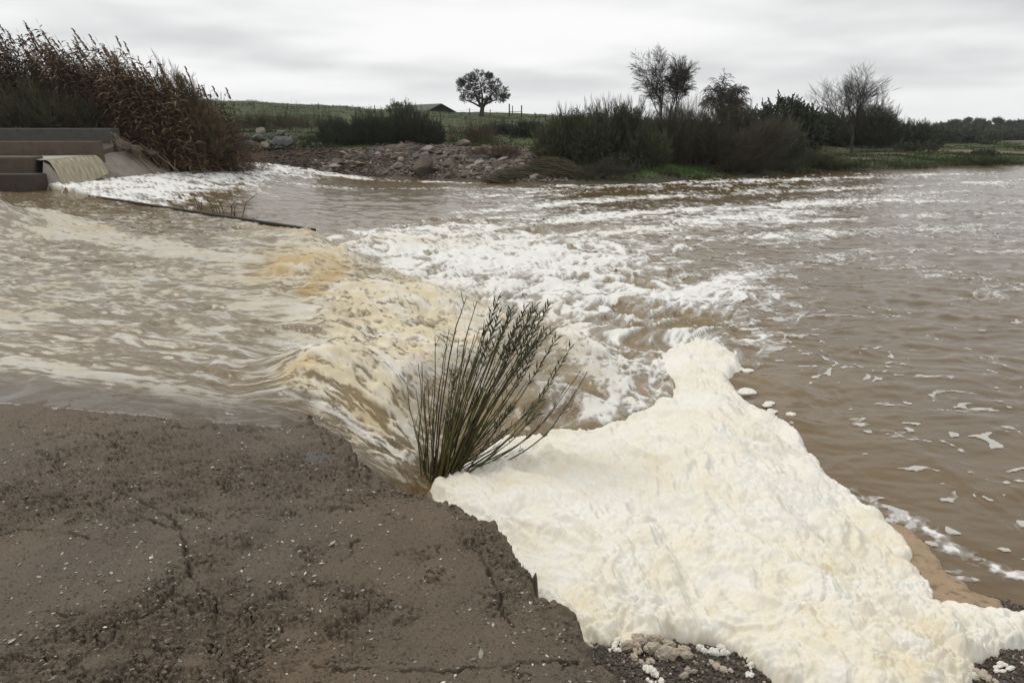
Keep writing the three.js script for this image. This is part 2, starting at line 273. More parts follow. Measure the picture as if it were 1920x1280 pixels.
// how much the water boils, and its coverage by foam: soft patches and bands laid out in plan
const patch = ([px, py, rx, ry, v]) => { const [x, z] = toPool(px, py), x2 = toPool(px + rx, py)[0], z2 = toPool(px, py - ry)[1], z3 = toPool(px, py + ry)[1]; return [x, z, Math.abs(x2 - x), Math.abs(z3 - z2) / 2, v]; };
const sumP = (L, x, z) => { let s = 0; for (const [a, b, rx, rz, v] of L) { const dx = (x - a) / rx, dz = (z - b) / rz, e = dx * dx + dz * dz; if (e < 7) s += v * Math.exp(-e); } return s; };
const COVER = [[1120, 600, 160, 90, 0.32], [1180, 690, 120, 60, 0.35], [1040, 680, 120, 70, 0.3], [960, 540, 160, 50, 0.35], [1250, 530, 120, 40, 0.25], [1240, 700, 40, 30, 0.6], [1100, 770, 90, 24, 0.35], [1100, 400, 280, 30, 0.42], [1420, 400, 220, 26, 0.34], [1000, 362, 200, 12, 0.42], [1250, 346, 250, 9, 0.42], [1500, 336, 260, 7, 0.36], [1780, 330, 200, 8, 0.34], [1700, 365, 220, 14, 0.34], [1850, 440, 140, 24, 0.3], [1480, 470, 120, 30, 0.25], [1750, 500, 100, 30, 0.25], [1450, 545, 90, 30, 0.3], [700, 600, 150, 60, 0.5], [690, 690, 120, 45, 0.6], [780, 730, 90, 50, 0.5], [800, 640, 140, 60, 0.45], [720, 790, 60, 30, 0.5], [800, 540, 160, 50, 0.4], [760, 450, 150, 40, 0.9], [920, 470, 190, 40, 1.0], [1080, 480, 190, 36, 0.75], [820, 500, 120, 40, 0.6], [1130, 560, 150, 60, 0.62], [1000, 590, 110, 70, 0.6], [1180, 650, 130, 60, 0.55], [1090, 700, 120, 60, 0.6], [1010, 760, 120, 45, 0.55], [1130, 770, 90, 30, 0.4], [1290, 570, 110, 60, 0.38], [1330, 510, 120, 30, 0.42], [1290, 640, 60, 50, 0.5], [1420, 620, 26, 28, 0.6], [1415, 650, 20, 20, 0.4], [1480, 580, 60, 30, 0.3], [1800, 400, 160, 30, 0.26], [1850, 530, 130, 80, 0.2], [1620, 420, 150, 30, 0.18], [1250, 440, 200, 30, 0.3], [960, 395, 160, 24, 0.34], [1300, 350, 300, 14, 0.22], [1880, 345, 70, 12, 0.35], [520, 331, 150, 4, 1.1], [700, 332, 130, 3.5, 1.1], [470, 345, 90, 12, 0.3], [440, 365, 110, 14, 0.6], [960, 366, 120, 8, 0.45], [620, 352, 150, 4, 0.35], [1820, 760, 60, 30, 0.3], [1900, 990, 30, 20, 0.25], [1690, 815, 40, 12, 0.4], [1880, 680, 50, 25, 0.25]].map(patch);
const bandOf = ([pts, w, v]) => [lineD(pts.map(([a, b]) => toPool(a, b))), w, v];
const BANDS = [[[[760, 500], [1050, 488], [1350, 450], [1600, 432], [1900, 425]], 0.5, 0.42], [[[1000, 382], [1400, 362], [1920, 338]], 0.7, 0.6], [[[1300, 560], [1420, 500], [1640, 470], [1920, 474]], 0.32, 0.5], [[[1060, 348], [1500, 336], [1920, 322]], 0.9, 0.6], [[[470, 352], [700, 354], [1000, 354]], 0.45, 0.7], [[[470, 340], [640, 336], [900, 343]], 0.6, 0.95], [[[1000, 440], [1300, 425], [1560, 412], [1920, 398]], 0.45, 0.5], [[[1640, 600], [1780, 560], [1920, 545]], 0.25, 0.35], [[[640, 445], [900, 425], [1180, 400], [1420, 386], [1640, 376], [1920, 380]], 0.75, 0.75], [[[700, 480], [1000, 455], [1280, 415], [1500, 398]], 0.7, 0.6], [[[900, 400], [1150, 372], [1350, 352]], 0.5, 0.35], [[[1500, 388], [1750, 360], [1920, 345]], 0.9, 0.45], [[[1340, 640], [1360, 570], [1440, 520]], 0.16, 0.3], [[[1580, 925], [1700, 985], [1800, 1040], [1930, 1085]], 0.075, 0.75]].map(bandOf);
const ROIL = [[800, 480, 300, 90, 1], [1000, 560, 220, 110, 1], [1120, 660, 160, 100, 0.9], [1020, 740, 130, 70, 0.8], [760, 620, 260, 120, 0.6], [1250, 560, 120, 100, 0.5], [1100, 440, 300, 50, 0.45]].map(patch);
const patchG = ([px, py, rx, ry, v]) => { const o = (a, b) => onY(a, b, -0.15), [x, z] = o(px, py); return [x, z, Math.abs(o(px + rx, py)[0] - x), Math.abs(o(px, py + ry)[1] - o(px, py - ry)[1]) / 2, v]; };
const GOLD = [[530, 436, 60, 13, 1.3], [590, 450, 45, 16, 1.2], [560, 515, 80, 30, 1.5], [625, 545, 36, 24, 1.1], [590, 575, 40, 16, 0.9], [690, 560, 50, 36, 0.5], [800, 545, 110, 36, 0.25], [1010, 560, 70, 40, 0.4], [1060, 620, 90, 60, 0.3], [570, 735, 50, 22, 0.8], [690, 770, 80, 36, 0.5], [800, 640, 120, 40, 0.35], [760, 425, 160, 8, 0.5], [1130, 405, 200, 8, 0.3], [170, 445, 60, 10, 0.4], [60, 600, 50, 10, 0.4]].map(patchG);
function waterState(x, z, S) {
  const D = -z, r = x / D, f = fordSD(x, z), [kd] = kerbD(x, z), nearK = kd < 3 && z < K0[1] - 0.4 * (x - K0[0]);
  const wdt = lerp(0.04, 0.75, sstep(0.1, 1.4, Math.hypot(x - K0[0], z - K0[1]) < 1.6 ? Math.hypot(x - K0[0], z - K0[1]) : Math.abs(kd - Math.abs(f)) < 0.02 ? 0 : 2));
  const side = (x - K0[0]) * KS[0] + (z - K0[1]) * KS[1], wd2 = wdt > 0.5 ? lerp(lerp(0.6, 3.3, sstep(3.7, 6.0, D)), 0.3, sstep(-1.6, 0.1, side)) : wdt, onFord = sstep(-wd2, wdt * 0.3, f);
  const slow = sstep(0, 7, Math.hypot(x - 1.2, z + 7.5) - 2);           // far from the rollers the pool calms
  let roil = clamp(sumP(ROIL, x, z)); const chan = f < 0 ? sstep(-5.6, -13, x) : 0; roil = Math.max(roil, chan * 0.9);
  let Lf = FORDW + 0.85 * Math.exp(-(((x - MOUND[0]) / 1.8) ** 2) - ((z - MOUND[1]) / 1.7) ** 2) + 0.03 * sstep(5, 9, D);
  let Lp = POOL + 0.62 * chan;
  let y = lerp(Lp, Lf, onFord); let hump = 0; for (const [a, b, rx, rz, h] of HUMPS) { const e = ((x - a) / rx) ** 2 + ((z - b) / rz) ** 2; if (e < 7) hump += h * Math.exp(-e); } y += hump;
  const wx = fbm(x * 0.9, z * 0.9, 2) * 0.55, wz = fbm(x * 0.9 + 31, z * 0.9 + 7, 2) * 0.55;
  // roiling water: sharp-crested lumps that lean downstream
  const q = roil * (1 - onFord * 0.35);
  S.crest = 0; if (q > 0.01) y += q * (0.115 * (S.crest = ridge((x + wx) * 1.4, (z + wz) * 1.5, 3, 0.45) - 0.55) + 0.03 * (ridge((x + wx) * 4.5, (z + wz) * 5, 2) - 0.5) + 0.009 * fbm(x * 17, z * 17, 2));
  const rz = f > -2.5 && f < 0.6 && D < 14 ? clamp(sumP(ROLL, x, z)) : 0;
  if (rz > 0.01) { const u = x * 0.95 + z * 0.45, v = z * 0.9 - x * 0.45; y += rz * (0.055 * (ridge(u * 0.9 + wx, v * 1.9 + wz, 3, 0.5) - 0.55) + 0.045 * (ridge(u * 2.0 + wx, v * 5.5, 3) - 0.5) + 0.03 * fbm(u * 4, v * 12, 3) + 0.01 * fbm(u * 12, v * 34, 2)); }
  // open pool: wavelets
  const calm = (1 - onFord) * (1 - q);
  if (calm > 0.01) { const g = sstep(2, 9, D); y += calm * (0.034 * fbm(x * 0.6 + wx, z * 1.1 + wz, 3) + (0.003 + 0.03 * g) * (ridge(x * 1.3 + wx, z * 2.6 + wz, 3) - 0.5) + 0.0035 * fbm(x * 7 + wx * 3, z * 10, 2) + 0.024 * g * fbm(x * 1.9, z * 3.4, 2)); }
  // water racing over the ford: ridges drawn along the current
  if (onFord > 0.01) { const u = x * 0.95 - z * -0.31, v = z * 0.95 - x * 0.31, far = sstep(4, 7, D), shal = sstep(0.0, 1.2, D - wline(r)); S.fc = ridge(u * 0.95 + wx * 0.6, v * 3.2 + wz, 3) - 0.5; y += onFord * shal * ((0.022 + 0.03 * far) * S.fc + 0.018 * fbm(u * 2.2, v * 8, 3) + 0.006 * fbm(u * 6, v * 16, 2)); }
  S.y = y; S.f = f; S.on = onFord; S.roil = q; S.chan = chan; S.wx = wx; S.wz = wz; S.hump = hump; S.D = D; S.r = r; S.kd = kd; S.calm = calm;
}
const FSTREAK = [[[[0, 685], [120, 690], [220, 715], [340, 735], [450, 745]], 0.14, 0.6], [[[60, 400], [120, 425], [200, 440], [330, 470], [470, 492]], 0.3, 0.5], [[[0, 590], [80, 605]], 0.2, 0.5], [[[90, 440], [220, 460], [300, 480]], 0.3, 0.4], [[[380, 545], [480, 560], [560, 590]], 0.2, 0.3], [[[300, 760], [420, 775], [540, 790]], 0.1, 0.3], [[[480, 640], [580, 640]], 0.15, 0.3]].map(([l, w, v]) => [lineD(l.map(([a, b]) => onY(a, b, -0.03))), w, v]);
const patchL = (lv) => ([px, py, rx, ry, v]) => { const o = (a, b) => onY(a, b, lv), [x, z] = o(px, py); return [x, z, Math.abs(o(px + rx, py)[0] - x), Math.abs(o(px, py + ry)[1] - o(px, py - ry)[1]) / 2, v]; };
const ROLL = [[670, 470, 60, 22, 0.8], [760, 492, 80, 22, 0.8], [860, 515, 90, 24, 0.7], [960, 560, 60, 40, 0.5], [640, 745, 80, 45, 0.8], [690, 815, 60, 30, 0.8], [745, 850, 40, 18, 0.6], [900, 600, 60, 50, 0.5], [790, 575, 140, 60, 1], [680, 560, 70, 50, 0.7], [670, 705, 110, 55, 1], [760, 780, 80, 45, 0.8], [740, 640, 120, 50, 0.7], [590, 510, 70, 40, 0.6], [620, 445, 60, 25, 0.5]].map(patchL(-0.12));
const S = {};
function foamOf(x, z, S) {                                    // [cover 0..1, thick 0..1]
  let a = 0;
  if (S.on < 0.98) {
    let C = sumP(COVER, x, z); for (const [L, w, v] of BANDS) { const [d] = L(x + S.wx * 0.5, z + S.wz * 0.5); if (d < w * 3) C += v * Math.exp(-((d / w) ** 2)); }
    C = Math.max(C, S.chan * 2.2) + S.roil * S.crest * 0.9 - 0.16 * S.roil;
    const s = lerp(1, 0.5, sstep(5, 16, S.D)), u = (x * 0.8 - z * 0.6) * lerp(1, 0.4, sstep(5, 14, S.D)), v = x * 0.6 + z * 0.8;
    const lace = ridge(u * 2.1 * s + S.wx * 1.9, v * 2.7 * s + S.wz * 1.9, 4, 0.66), fine = ridge(u * 11 * s + S.wx * 6, v * 14 * s + S.wz * 6, 2, 0.6);
    const mid = ridge(u * 5 * s + S.wx * 3.6, v * 6.4 * s + S.wz * 3.6, 3, 0.62);
    const raft = sstep(0.3, 0.62, ridge(x * 14 + S.wx * 4, z * 16 + S.wz * 4, 2));
    const k = lace * 0.46 + mid * 0.3 + fine * 0.24 + fbm(x * 0.5, z * 0.7, 3) * 0.2, lo = lerp(0.82, 0.36, clamp(C * 0.72));
    a = 0.93 * sstep(lo, lo + 0.19, k) * (0.3 + 0.7 * clamp(C * 2));
    a = Math.min(1, a + 0.3 * sstep(lo - 0.22, lo + 0.05, k) * clamp(C * 2.5));
    // drifting flecks
    const right = sstep(0.3, 1.6, x - 0.25 * (-z - 3)), ms = fbm(x * 0.5 + 8, z * 0.5 + 3, 3);
    if (right > 0) { const near = S.D < 7.5, fl = fbm(x * 6 + S.wx * 4, z * 8 + S.wz * 4, 2, 0.5), fl2 = fbm(x * 2.4 + S.wx * 3, z * 4.5 + S.wz * 3, 3, 0.6), th = lerp(0.5, 0.15, clamp(0.36 + ms * 1.2 + C * 0.8)) + (1 - right) * 0.4;
      a = Math.max(a, sstep(0, 0.1, fl - th - (near ? 0.03 : 0.08)) * 0.6, sstep(0.0, 0.1, fl2 - th - (near ? 0.02 : -0.05)) * 0.66 * (0.35 + 0.65 * raft)); }
    a *= 1 - S.on;
  }
  const rz = clamp(sumP(ROLL, x, z)), on2 = Math.max(S.on, rz);
  if (on2 > 0.02) {
    const tl = lerp(0.31, 0.5, rz), u = x * 0.95 + z * tl, v = z * 0.95 - x * tl; let C = 0.34 * sstep(4.3, 5.6, S.D) * sstep(19, 11, S.D) * (0.75 + 0.9 * fbm(x * 0.45 + 3, z * 0.45, 2));
    for (const [L, w, q] of FSTREAK) { const [d] = L(x + S.wx * 0.4, z + S.wz * 0.4); if (d < w * 2.6) C += q * Math.exp(-((d / w) ** 2)); }
    C += sumP(GOLD, x, z) * 0.2 + 0.16 * clamp(S.hump * 5) + 0.36 * rz; const sh = Math.max(rz, sstep(0.05, 0.8, S.D - wline(S.r)));
    const k = 0.5 + (S.on > 0.01 ? 0.3 * S.fc : 0) + (0.45 - 0.2 * rz) * fbm(u * 1.9 + S.wx, v * 5.5 + S.wz, 3, 0.6) + (rz > 0.02 ? rz * (0.42 * fbm(u * 3.6 + S.wx * 2, v * 15 + S.wz * 2, 2, 0.6) + 0.3 * fbm(u * 9 + S.wx * 3, v * 27, 2)) : 0) + 0.4 * fbm(u * 5 + S.wx * 3, v * 15 + S.wz * 3, 2, 0.6) + (0.24 + 0.25 * rz) * fbm(u * 7, v * 26, 3, 0.65);
    a = Math.max(a, on2 * sh * ((0.58 + 0.34 * rz) * sstep(0.65, 0.94, k + C * 0.7) + 0.1 * sstep(0.3, 0.8, k + C)));
  }
  return a;
}
const WATER = [0.118, 0.073, 0.023], GOLDC = [0.5, 0.33, 0.11], TANC = [0.5, 0.4, 0.23], FOAMC = [0.76, 0.745, 0.71];
const BANKP = [[752, 903, -0.1], [800, 872, -0.28], [870, 845, -0.34], [940, 815, -0.38], [1010, 804, -0.38], [1080, 800, -0.38], [1150, 785, -0.4], [1215, 762, -0.4], [1262, 728, -0.42], [1240, 700, -0.42], [1232, 672, -0.42], [1268, 648, -0.42], [1325, 640, -0.42], [1372, 660, -0.44], [1395, 690, -0.44], [1372, 722, -0.44], [1395, 748, -0.45], [1450, 778, -0.45], [1500, 825, -0.45], [1545, 880, -0.45], [1600, 935, -0.45], [1665, 985, -0.45], [1712, 1040, -0.45], [1738, 1090, -0.44], [1760, 1135, -0.4], [1850, 1132, -0.36], [1935, 1142, -0.34], [1990, 1165, -0.3], [1915, 1180, -0.22], [1850, 1205, -0.2], [1815, 1290, -0.17], [1700, 1330, -0.16], [1540, 1300, -0.16], [1460, 1262, -0.16], [1390, 1200, -0.16], [1330, 1172, -0.16], [1270, 1160, -0.16], [1210, 1172, -0.14], [1150, 1172, -0.12], [1060, 1150, -0.1], [975, 1110, -0.08], [950, 1060, -0.07], [900, 995, -0.07], [845, 960, -0.07], [790, 925, -0.07]];
const bankSD = polySD(BANKP.map(([a, b, y]) => onY(a, b, y)));
{
  const keep = (x, z) => { const D = -z, r = x / D; if (D > shoreD(r) + 1.5) return false; if (D < wline(r) - 0.25 && fordSD(x, z) > 0.12) return false; if (D < 7.5 && bankSD(x, z) > 0.12) return false; if (D < 2.2 || (D < 3.0 && x < 1.0)) return false; return true; };
  const vw = (x, z, o) => {
    waterState(x, z, S); o[0] = S.y - (S.on > 0.5 && S.D < wline(S.r) ? 0.02 : 0);
    const g = clamp(sumP(GOLD, x, z) * 0.75 * (0.75 + 0.8 * fbm(x * 3.2 + S.wx * 3, z * 6, 3)) - 0.12), t = clamp(S.roil * 0.75 * (0.35 + 1.2 * (ridge((x + S.wx) * 2.4, (z + S.wz) * 2.9, 3) - 0.35))), n = 1 + 0.16 * fbm(x * 0.7, z * 1.1, 3);
    let c = [WATER[0] * n, WATER[1] * n, WATER[2] * n]; c = mix3(c, TANC, t * 0.55); c = mix3(c, GOLDC, g * 0.9); if (S.on > 0.3) { c = mix3(c, [0.19, 0.142, 0.08], 0.7 * S.on * sstep(4.4, 6, S.D)); c = mix3(c, [0.095, 0.074, 0.052], 0.85 * S.on * sstep(0.9, 0.0, S.D - wline(S.r))); }
    o[1] = c[0]; o[2] = c[1]; o[3] = c[2];
  };
  const par = { r0: -0.92, r1: 0.92, nr: 860, D0: 1.9, D1: 52, nd: 640, pw: 0.6 };
  const w = mesh('river_water', fan({ ...par, keep, at: vw }), vcol(0.2)); w.userData.kind = 'structure'; w.userData.label = 'muddy brown river water pouring over the ford into the pool';
  const vf = (x, z, o) => {
    waterState(x, z, S); const a = foamOf(x, z, S); if (a < 0.03) return false;
    const g = clamp(sumP(GOLD, x, z) + 0.55 * S.on + 0.32 * clamp(sumP(ROLL, x, z))), n = 1 + 0.08 * fbm(x * 9, z * 9, 2), gs = fbm((x * 0.95 + z * 0.4) * 1.6, (z * 0.9 - x * 0.4) * 6, 3);
    const c = mix3(mix3(FOAMC, [0.64, 0.555, 0.385], clamp(g * (0.9 + 1.3 * gs))), [0.52, 0.36, 0.14], clamp((sumP(GOLD, x, z) * 1.2 - 0.6 + gs * 0.9)) * 0.8);
    o[0] = S.y + 0.003 + a * (0.004 + 0.01 * S.roil * a); o[1] = c[0] * n; o[2] = c[1] * n; o[3] = c[2] * n; o[4] = Math.min(1, a);
  };
  const f = mesh('river_foam', fan({ ...par, keep, at: vf, alpha: true }), vcol(0.85, { transparent: true }));
  tag(f, 'white and tan foam streaks, lace and flecks on the brown water', 'foam', null, 'stuff');
}

// ───────────────────────── the thick foam bank against the broken edge
const bankBase = (x, z) => Math.max(POOL - 0.02, GRAVEL_TOP(x, z) - 0.01);
function bankAt(x, z, o) {
  const wob = fbm(x * 5, z * 5, 3) * 0.06 + fbm(x * 19, z * 19, 3) * 0.022, sd = bankSD(x, z) + wob; if (sd < -0.005) return false;
  const fs = fordSD(x, z), rim = Math.sqrt(1 - (1 - clamp(sd / 0.11)) ** 2), body = sstep(0, 0.75, sd);
  const far = sstep(2.7, 4.6, -z - 0.1 * x + 0.9);           // smoother, drawn-out foam towards the river
  const u = x * 0.47 + z * 0.88, v = z * 0.47 - x * 0.88;
  const w1 = fbm(x * 2.2, z * 2.2, 2) * 0.3, w2 = fbm(x * 2.2 + 9, z * 2.2 + 4, 2) * 0.3;
  const k1 = fbm(x * 7, z * 7, 2) * 0.05, k2 = fbm(x * 7 + 40, z * 7, 2) * 0.05, dome = ([d, e]) => { const t = Math.min(1, 2 * d / (d + e + 1e-6)); return Math.sqrt(1 - 0.93 * t * t) - 0.72; };
  const A = dome(cells((x + w1 + k1) * 5, (z + w2 + k2) * 5)), B = dome(cells((x + w1 * 0.5 + k1) * 12, (z + w2 * 0.5 + k2) * 12)), C = dome(cells((x + k1) * 29, (z + k2) * 29)), E = dome(cells((x + k1 * 0.5) * 68, (z + k2 * 0.5) * 68));
  const puff = (d) => Math.sqrt(Math.max(0, 1 - d * d * 0.95));
  const fold = ridge(u * 0.7 + w1, v * 2.6 + w2 * 2, 4, 0.55);
  const mlt = 0.35 + 0.9 * clamp(0.5 + fbm(x * 1.6 + 3, z * 1.6, 2)), lumps = mlt * (0.036 * A + 0.021 * B + 0.0105 * C + 0.0045 * E) + 0.075 * (fold - 0.5) + 0.006 * fbm(x * 18, z * 18, 3);
  const soft = 0.09 * (fold - 0.5) + 0.04 * fbm(u * 2.2, v * 6, 4) + 0.007 * B + 0.006 * C + 0.003 * E + 0.005 * fbm(x * 18, z * 18, 3);
  let y = bankBase(x, z) - 0.03 * (1 - rim) + rim * 0.085 + body * lerp(0.16, 0.05, sstep(4.6, 6.4, -z)) + lerp(lumps, soft, far * 0.9) * rim * 1.25 + 0.05 * fbm(x * 1.3, z * 1.3, 3) * body;
  if (fs > -0.35 && -z < 3.4) y = Math.min(y, lerp(-0.05, 0.02, sstep(0.0, -0.35, fs)) + 0.75 * lerp(lumps, soft, far) - 0.12 * sstep(0.02, 0.08, fs));
  if (fs > 0.16) return false;
  const yel = clamp(0.3 + 0.9 * fbm(x * 1.7 + 5, z * 1.7, 4) + 0.8 * fbm(x * 7, z * 7, 4, 0.7)) * (1 - 0.45 * far), n = 1 + 0.09 * fbm(x * 34, z * 34, 4, 0.7);
  const c = mix3([0.78, 0.755, 0.69], [0.73, 0.635, 0.43], yel);
  o[0] = y; o[1] = c[0] * n; o[2] = c[1] * n; o[3] = c[2] * n;
}
const foamMat = vcol(0.95);
{
  const g = fan({ r0: -0.3, r1: 1.25, nr: 900, D0: 1.15, D1: 7.6, nd: 820, pw: 0.9, keep: (x, z) => bankSD(x, z) > -0.14, at: bankAt });
  tag(mesh('foam_bank', g, foamMat), 'thick cream-white foam mass heaped between broken asphalt edge and river', 'foam');
}

// ───────────────────────── the weir at the left: walls, pier, falling water, sloped concrete wing
function boardTex(seed, a, b) {                              // board-marked concrete with stains
  const n = 256, d = new Uint8Array(n * n * 4);
  for (let j = 0; j < n; j++) for (let i = 0; i < n; i++) { const t = clamp(0.5 + 0.5 * fbm(i / 40 + seed, j / 22, 5) + 0.12 * noise(i / 3, j / 3) + 0.16 * fbm(i / 9 + seed, j / 120, 3) - 0.5 * sstep(0.25, 0.5, fbm(i / 18 + seed * 3, j / 30, 4)) + 0.35 * sstep(0.3, 0.5, fbm(i / 7 + 9, j / 7 + seed, 3))); const k = (j * n + i) * 4; for (let c = 0; c < 3; c++) d[k + c] = 255 * Math.pow(lerp(a[c], b[c], t), 1 / 2.2); d[k + 3] = 255; }
  const t = new THREE.DataTexture(d, n, n); t.colorSpace = THREE.SRGBColorSpace; t.magFilter = THREE.LinearFilter; t.wrapS = t.wrapT = THREE.RepeatWrapping; t.needsUpdate = true; return t;
}
const concTex = { brown: boardTex(3, [0.06, 0.042, 0.029], [0.115, 0.084, 0.06]), grey: boardTex(9, [0.06, 0.058, 0.05], [0.105, 0.1, 0.088]), wing: boardTex(17, [0.19, 0.16, 0.135], [0.31, 0.265, 0.225]), dark: boardTex(23, [0.035, 0.025, 0.018], [0.07, 0.052, 0.038]) };
const conc = {}; for (const k in concTex) conc[k] = new THREE.MeshStandardMaterial({ map: concTex[k], bumpMap: concTex[k], bumpScale: 0.02, roughness: k === 'wing' ? 0.6 : 0.85, side: THREE.DoubleSide });
// a solid on a plan outline (x, z) between two heights, its top edge rounded off a little
function prism(P, y0, y1, bev = 0.04) {
  const s = new THREE.Shape(P.map(([x, z]) => new THREE.Vector2(x, -z))), g = new THREE.ExtrudeGeometry(s, { depth: y1 - y0 - bev, bevelEnabled: true, bevelThickness: bev, bevelSize: bev, bevelOffset: -bev, bevelSegments: 2 });
  g.rotateX(-Math.PI / 2).translate(0, y0, 0); const p = g.attributes.position, uv = g.attributes.uv; for (let i = 0; i < p.count; i++) uv.setXY(i, (p.getX(i) + p.getZ(i) * 0.7) * 0.4, p.getY(i) * 0.4 + p.getZ(i) * 0.2); return g;
}
const at2 = (px, py, D) => { const p = atD(px, py, D); return [p.x, p.z]; };
{
  const yA = atD(150, 240, 26).y, a = at2(-260, 240, 26), b = at2(207, 240, 26);
  tag(mesh('retaining_wall', prism([[a[0], a[1]], [b[0], b[1]], [b[0] + 0.05, b[1] - 0.45], [a[0], a[1] - 0.45]], -0.6, yA), conc.grey), 'grey concrete retaining wall under the reeds, highest and farthest of the weir walls', 'wall');
  const yB = atD(100, 264.5, 23.6).y, c = at2(-260, 264, 23.6), d = at2(172, 264, 23.6);
  tag(mesh('weir_wall', prism([[c[0], c[1]], [d[0], d[1]], [d[0] + 0.1, d[1] - 0.4], [c[0], c[1] - 0.4]], -0.6, yB), conc.brown), 'long brown concrete weir wall in front of the grey retaining wall', 'wall');
  // low sloping ledge between the weir wall and the wing
  const L = [atD(173, 287, 23.6), atD(212, 275, 25.2), atD(213, 268, 25.9), atD(172, 271, 24.2)];
  tag(mesh('concrete_ledge', slab(L, 1.6), conc.brown), 'small sloping concrete ledge at the end of the brown weir wall', 'ledge');
  // pier: an upper block, and a lower step in front of it
  const p = group('weir_pier', V(...[at2(30, 350, 20.6)].map(([x, z]) => [x, 0, z])[0])); tag(p, 'stepped dark brown concrete pier at left frame edge beside the falling water', 'pier');
  const yT = atD(40, 294, 21.0).y, yS = atD(40, 326, 20.5).y, e = at2(-260, 300, 21), f = at2(57, 300, 21), g2 = at2(84, 318, 22.1), h = at2(-260, 330, 20.5), k = at2(62, 330, 20.5);
  const rel = (g) => g.translate(-p.position.x, 0, -p.position.z);
  mesh('upper_block', rel(prism([e, f, g2, [e[0], g2[1]]], -0.5, yT)), conc.brown, p);
  mesh('lower_step', rel(prism([h, k, [k[0] + 0.06, f[1] + 0.003], [h[0], f[1] + 0.003]], -0.5, yS)), conc.dark, p);
  // the spillway's solid: profile carried from front to back
  const crest = [atD(84, 300, 21.4), atD(176, 290.5, 23.5)], foot = [atD(122, 358, 20.9), atD(203, 318, 23.3)];
  const B = 26, A = 60, pos = [], col = [], idx = []; const up = [V(crest[0].x - 4, crest[0].y + 0.03, crest[0].z), V(crest[1].x - 4, crest[0].y + 0.03, crest[1].z)];
  for (let j = 0; j <= A; j++) for (let i = 0; i <= B; i++) {
    const s = j / A, t = i / B * 1.35 - 0.35; let q;
    const c0 = V(0, 0, 0).lerpVectors(crest[0], crest[1], s), f0 = V(0, 0, 0).lerpVectors(foot[0], foot[1], s), u0 = V(0, 0, 0).lerpVectors(up[0], up[1], s);
    if (t < 0) q = V(0, 0, 0).lerpVectors(c0, u0, -t / 0.35); else { q = V(0, 0, 0).lerpVectors(c0, f0, Math.pow(t, 0.85)); q.y = c0.y + (f0.y - 0.1 - c0.y) * Math.pow(t, 1.75); }
    q.y += 0.03 * fbm(s * 16 + t * 0.7, t * 2.2, 3) * clamp(t * 3 + 0.4); q.x += 0.05 * fbm(s * 22, t * 1.5 + 7, 3) * clamp(t);
    pos.push(q.x, q.y, q.z); const n = clamp(0.5 + 0.8 * fbm(s * 30 + t, t * 2.4, 4) + t * 0.1), w = t < 0 ? 0.65 + 0.4 * fbm(s * 8, t * 9, 3) : 0; const c = mix3(mix3([0.12, 0.095, 0.05], [0.46, 0.4, 0.26], n), [0.7, 0.69, 0.66], clamp(w)); col.push(...c);
    if (j < A && i < B) { const o = j * (B + 1) + i; idx.push(o, o + 1, o + B + 1, o + 1, o + B + 2, o + B + 1); }
  }
  const wg = new THREE.BufferGeometry(); wg.setAttribute('position', new THREE.Float32BufferAttribute(pos, 3)); wg.setAttribute('color', new THREE.Float32BufferAttribute(col, 3)); wg.setIndex(idx); wg.computeVertexNormals();
  const wm = mesh('spillway_water', wg, vcol(0.3)); wm.userData.kind = 'structure'; wm.userData.label = 'sheet of muddy water falling over the weir crest';
  // cheek of the spillway beside the pier
  const ck = [atD(80, 303, 21.35), atD(92, 309, 21.3), atD(106, 326, 21.15), atD(122, 356, 20.86), atD(78, 362, 20.86)];
  tag(mesh('spillway_cheek', slab(ck, 0.5, V(-0.25, -0.1, -0.5)), conc.wing), 'short sloped concrete cheek between the pier and the falling water', 'wall');
  // wing
  const wq = [atD(178, 288, 24.0), atD(238, 283, 26.0), atD(352, 336, 27.6), atD(308, 352, 25.2), atD(196, 318, 23.6)];
  tag(mesh('concrete_wing', slab(wq, 1.0), conc.wing), 'pale smooth concrete wing sloping down beside the white water to the pool', 'slab');
}
function slab(P, thick, down = V(0, -thick, 0)) {             // a plate on any outline with real thickness
  const n = P.length, pos = [], uv = [], idx = [], c = V(0, 0, 0); for (const p of P) c.addScaledVector(p, 1 / n);
  const put = (v) => { pos.push(v.x, v.y, v.z); uv.push((v.x + v.z * 0.3) * 0.4, (v.z + v.y) * 0.4); return pos.length / 3 - 1; };
  for (const k of [0, 1]) { const o = put(c.clone().addScaledVector(down, k)), r = P.map((p) => put(p.clone().addScaledVector(down, k))); for (let i = 0; i < n; i++) idx.push(o, r[i], r[(i + 1) % n]); }
  for (let i = 0; i < n; i++) { const a = P[i], b = P[(i + 1) % n], q = [put(a), put(b), put(b.clone().add(down)), put(a.clone().add(down))]; idx.push(q[0], q[1], q[2], q[0], q[2], q[3]); }
  const g = new THREE.BufferGeometry(); g.setAttribute('position', new THREE.Float32BufferAttribute(pos, 3)); g.setAttribute('uv', new THREE.Float32BufferAttribute(uv, 2)); g.setIndex(idx); const h = g.toNonIndexed(); h.computeVertexNormals(); return h;
}
{ // dark kerb along the downstream side of the ford
  const a = V(K0[0], 0, K0[1]), b = V(K2[0], 0, K2[1]), n = V(KN[1], 0, -KN[0]).multiplyScalar(-1), w = 0.04; if (n.z > 0) n.negate();
  const P = [[a.x, a.z], [b.x, b.z], [b.x + n.x * w * 2, b.z + n.z * w * 2], [a.x + n.x * w * 2, a.z + n.z * w * 2]];
  tag(mesh('concrete_kerb', prism(P, -0.9, 0.022, 0.01), std([0.02, 0.016, 0.012], 0.9)), 'long dark wet concrete kerb between the ford water and the white channel', 'kerb');
}
